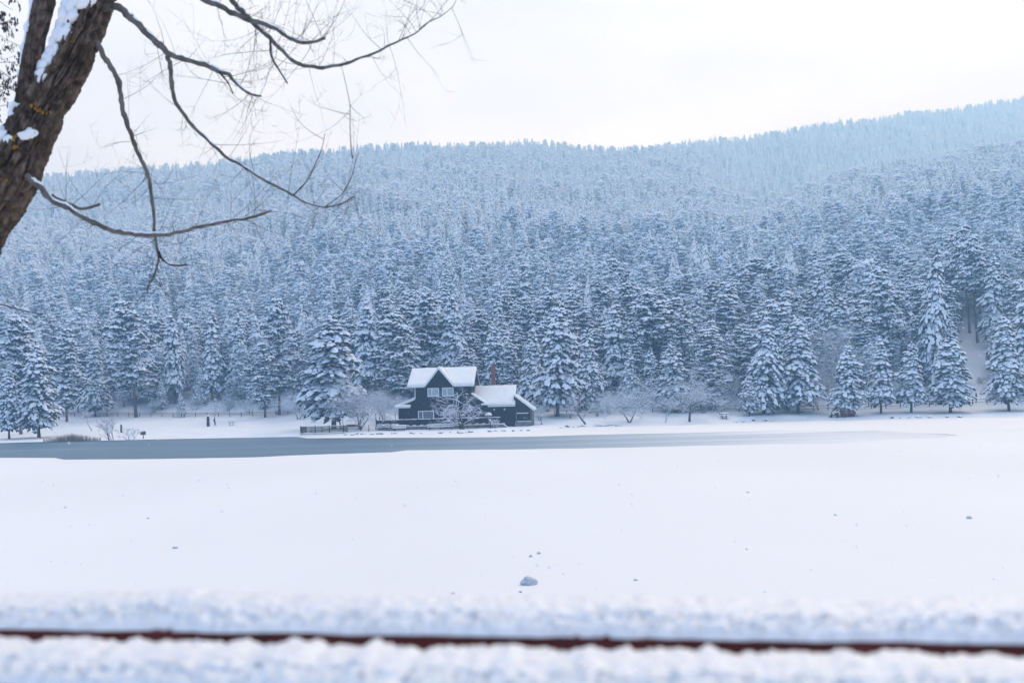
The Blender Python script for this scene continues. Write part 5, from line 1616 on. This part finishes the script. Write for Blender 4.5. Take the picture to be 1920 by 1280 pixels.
branch([(98, 365), (130, 383), (160, 390), (187, 382)], 3.6, 2.4, TY0 - .13, seed=7)
branch([(225, -150), (300, -60), (380, -4), (420, 15), (465, 38), (500, 45), (530, 62), (560, 78), (590, 80), (608, 73)], 6.5, 2.2, TY0, 5.6, seed=8)
branch([(300, -160), (380, -70), (430, -5), (455, 20), (475, 42), (500, 65), (525, 90), (555, 115), (590, 124), (620, 124), (655, 118), (690, 105), (720, 90), (737, 82), (775, 65), (800, 45), (825, 32), (850, 12)], 6, .5, TY0, 5.5, seed=9)
branch([(505, 72), (508, 100), (520, 125), (540, 158)], 2.4, 1.2, 5.55, seed=10, snow=False)
branch([(549, 367), (570, 345), (583, 325), (595, 300), (604, 275), (609, 250)], 1.4, .5, 5.52, name='twig', snow=False)
branch([(640, 124), (649, 160), (655, 190), (656.5, 215), (657, 250), (659, 285), (662, 297)], .35, 1.0, 5.5, name='twig', snow=False)
branch([(610, 388), (640, 365), (658, 335), (668, 300), (673, 285)], 1.0, .4, 5.5, name='twig', snow=False)
branch([(-60, 560), (0, 570), (30, 578), (60, 586), (90, 590)], 1.8, .6, 6.2, name='twig', snow=False)
branch([(60, 345), (66, 352), (66, 362)], 2.2, 1.5, TY0 - .1, snow=False)

# fine twigs: thin arcs springing from the branches, with side shoots
tw = MB(); rt_ = random.Random(21)


def twig(p, d, L, r, lv=0):
    pts, rad = [p.copy()], [r]
    n = 7
    cur = Vector((rt_.gauss(0, .07), rt_.gauss(0, .05), rt_.gauss(.05, .06)))
    for k in range(n):
        d = (d + cur + Vector((rt_.gauss(0, .04), rt_.gauss(0, .04), rt_.gauss(0, .04)))).normalized()
        p = p + d * (L / n); pts.append(p.copy()); rad.append(r * (1 - .75 * (k + 1) / n))
    tw.tube(pts, rad, 4, cap=False)
    if lv < 2:
        for c in range(rt_.randint(1, 3)):
            k = rt_.randint(2, n - 1)
            ax = Vector((rt_.gauss(0, 1), rt_.gauss(0, .5), rt_.gauss(0, 1))).normalized()
            twig(pts[k], (d * .6 + ax * .75).normalized(), L * rt_.uniform(.35, .65), max(rad[k] * .75, .0009), lv + 1)


for P, rr in BR:
    tot = sum((P[i + 1] - P[i]).length for i in range(len(P) - 1))
    m = int(tot * 13) + 1
    if rr[0] < 2 * PXM: m = max(1, m // 2)
    for k in range(m):
        i = rt_.randint(len(P) // 4, len(P) - 1)
        d = (P[min(i + 1, len(P) - 1)] - P[max(i - 1, 0)]).normalized()
        ax = Vector((rt_.gauss(0, .8), rt_.gauss(0, .4), rt_.gauss(.25, 1))).normalized()
        twig(P[i], (d * .35 + ax).normalized(), rt_.uniform(.16, .60), rt_.uniform(.0014, .0027))
tag(tw.build('fine_twigs', M['fine_twig'], ft), kind='stuff')

# alder twigs with catkins coming in from a tree beyond the left edge
al = empty('alder_tree', (-7.0, 9.6, -.3)); tag(al, 'twiggy tree with tiny dark cones in the upper left corner', 'tree')
am = MB(); cm_ = MB(); ra = random.Random(5)
AB = al.location
tp = [Vector((0, 0, -.3)), Vector((.1, .1, 2.0)), Vector((.3, 0, 4.2)), Vector((.4, .1, 6.5)), Vector((.6, 0, 9.0))]
MB().tube(tp, [.2, .17, .13, .1, .05], 10).build('trunk', M['branch_bark'], al, True)


def alder(p, d, L, r, lv):
    pts, rad = [p.copy()], [r]; n = 6
    for k in range(n):
        d = (d + Vector((ra.gauss(0, .16), ra.gauss(0, .1), ra.gauss(-.04, .16)))).normalized()
        p = p + d * (L / n); pts.append(p.copy()); rad.append(max(r * (1 - .6 * (k + 1) / n), .0012))
    am.tube(pts, rad, 4, cap=False)
    if lv >= 1:
        for k in range(1, n + 1):
            if ra.random() < .75:
                q = pts[k] + Vector((ra.gauss(0, .012), ra.gauss(0, .01), -.014)); s = ra.uniform(.005, .010)
                cm_.tube([q + Vector((0, 0, s * 1.5)), q + Vector((0, 0, s * .6)), q - Vector((0, 0, s * .8)), q - Vector((0, 0, s * 1.8))], [s * .2, s * .65, s * .6, s * .15], 5)
    if lv < 3:
        for c in range(ra.randint(3, 4) if lv < 2 else 2):
            k = ra.randint(1, n)
            ax = Vector((ra.gauss(0, 1), ra.gauss(0, .6), ra.gauss(-.15, .9))).normalized()
            alder(pts[k], (d * .6 + ax * .8).normalized(), L * ra.uniform(.35, .6), rad[k] * .6, lv + 1)


for k_ in range(9):
    Ya = 9.6 + ra.uniform(-.4, .4)
    st = at(-75, -60 + 33 * k_ + ra.uniform(-12, 12), Ya) - AB
    tg = at(ra.uniform(8, 42), -40 + 30 * k_ + ra.uniform(-20, 20), Ya) - AB
    root = Vector((.45, 0, st.z - .4))
    am.tube([root, (root + st) / 2 + Vector((0, 0, .05)), st], [.014, .009, .006], 5, cap=False)
    alder(st, (tg - st).normalized(), (tg - st).length, .005, 0)
tag(am.build('twigs', M['fine_twig'], al), kind='stuff'); tag(cm_.build('catkins', M['black_metal'], al), kind='stuff')

# ------------------------------------------------------------------ snowy plank railing right before the camera
K = .34
gl_, gr_ = deroll(0, 1174), deroll(1920, 1202)
def gp(w): 
    Y = K * F / -w[1]; return Vector((w[0] / F * Y, Y, CZ - K))
PA, PB = gp(gl_), gp(gr_)
dirv = (PB - PA).normalized(); nrm = Vector((-dirv.y, dirv.x, 0))
if nrm.y < 0: nrm = -nrm
rl_ang = math.atan2(dirv.y, dirv.x)
mid_ = (PA + PB) / 2
rail = empty('plank_railing', (mid_.x, mid_.y, bank_z(mid_.x, mid_.y)), rl_ang); tag(rail, 'dark red plank railing under thick snow along the bottom edge', 'railing')
ZT = (CZ - K) - rail.location.z           # height of the far plank's top over the root
HL = 1.9
MB().box(-HL, HL, .0, .145, ZT - .045, ZT).build('plank', M['red_plank'], rail)
MB().box(-HL, HL, -.19, -.028, ZT - .075, ZT - .035).build('plank', M['red_plank'], rail)
for x in (-1.6, 1.6): MB().box(x - .06, x + .06, -.12, .10, -.5, ZT - .08).build('post', M['red_plank'], rail)


def grain_snow(y0, y1, zb, thick, seed, name, nx_=620, ny_=34, over=.012):
    vs_, fs_ = [], []
    for i in range(nx_ + 1):
        x = -HL + 2 * HL * i / nx_
        e0 = y0 - over * (.6 + .9 * mn.noise(Vector((x * 9, seed, 0))) + .5 * mn.noise(Vector((x * 31, seed, 2))))
        e1 = y1 + over * (.6 + 1.3 * mn.noise(Vector((x * 7, seed, 7))) + 1.0 * mn.noise(Vector((x * 27, seed, 9))))
        th = thick * (1 + .38 * mn.noise(Vector((x * 3, seed, 1))) + (.14 if y0 >= 0 else .34) * mn.noise(Vector((x * 11, seed, 4))) + (.10 if y0 >= 0 else .30) * mn.noise(Vector((x * 29, seed, 6))))
        for j in range(ny_ + 1):
            v = j / ny_; y = e0 + (e1 - e0) * v
            c = 2 * v - 1
            prof = 0 if j in (0, ny_) else (.30 + .70 * math.sin(.5 * math.pi * min(1, v / .55))) * (1 - max(0, (v - .8) / .2) ** 2)
            z = zb - .002 + th * prof
            g = .0045 * mn.noise(Vector((x * 55, y * 55, seed))) + .0055 * mn.noise(Vector((x * 130, y * 130, seed))) + .006 * max(0, mn.noise(Vector((x * 210, y * 210, seed + 3))))
            vs_.append((x, y - (g * 1.2 if v < .3 else 0), z + g * (1.0 if 0 < j < ny_ else .3)))
    W_ = ny_ + 1
    for i in range(nx_):
        for j in range(ny_):
            q = i * W_ + j; fs_.append((q, q + W_, q + W_ + 1, q + 1))
    b = MB(); b.add(vs_, fs_)
    return b.build(name, M['snow_grain'], rail, True)


grain_snow(.0, .145, ZT, .034, 3.0, 'plank_snow')
grain_snow(-.19, -.028, ZT - .035, .030, 8.0, 'plank_snow')

# ------------------------------------------------------------------ a few falling snowflakes
fl = MB(); rf_ = random.Random(77)
for k in range(2600):
    Y = 4 + 140 * rf_.random() ** 1.3
    x = rf_.uniform(-.62, .62) * Y; z = rf_.uniform(.1, .13 * Y + 3)
    s = rf_.uniform(.004, .009) * (1 + .012 * Y)
    fl.add([(x + s, Y, z), (x - s, Y, z), (x, Y + s, z), (x, Y - s, z), (x, Y, z + s), (x, Y, z - s)], [(0, 2, 4), (2, 1, 4), (1, 3, 4), (3, 0, 4), (2, 0, 5), (1, 2, 5), (3, 1, 5), (0, 3, 5)])
tag(fl.build('falling_snow', M['snow']), 'sparse small snowflakes drifting in the air', 'snowflakes', kind='stuff')

# ------------------------------------------------------------------ haze
mb = MB()
mb.box(-2700, 2700, -60, 2200, -4, 395)
hz = mb.build('haze', [])
hm = bpy.data.materials.new('haze'); hm.use_nodes = True
hn, hl = hm.node_tree.nodes, hm.node_tree.links
hn.clear()
ho = hn.new('ShaderNodeOutputMaterial'); pv = hn.new('ShaderNodeVolumePrincipled')
pv.inputs['Color'].default_value = (0.33, 0.63, 1.0, 1)
pv.inputs['Absorption Color'].default_value = (1, 1, 1, 1)
pv.inputs['Anisotropy'].default_value = 0.5
pv.inputs['Density'].default_value = 0.0010
hl.new(pv.outputs[0], ho.inputs['Volume'])
hz.data.materials.append(hm)
tag(hz, 'thin blue winter haze in the air over lake and hills', kind='stuff')
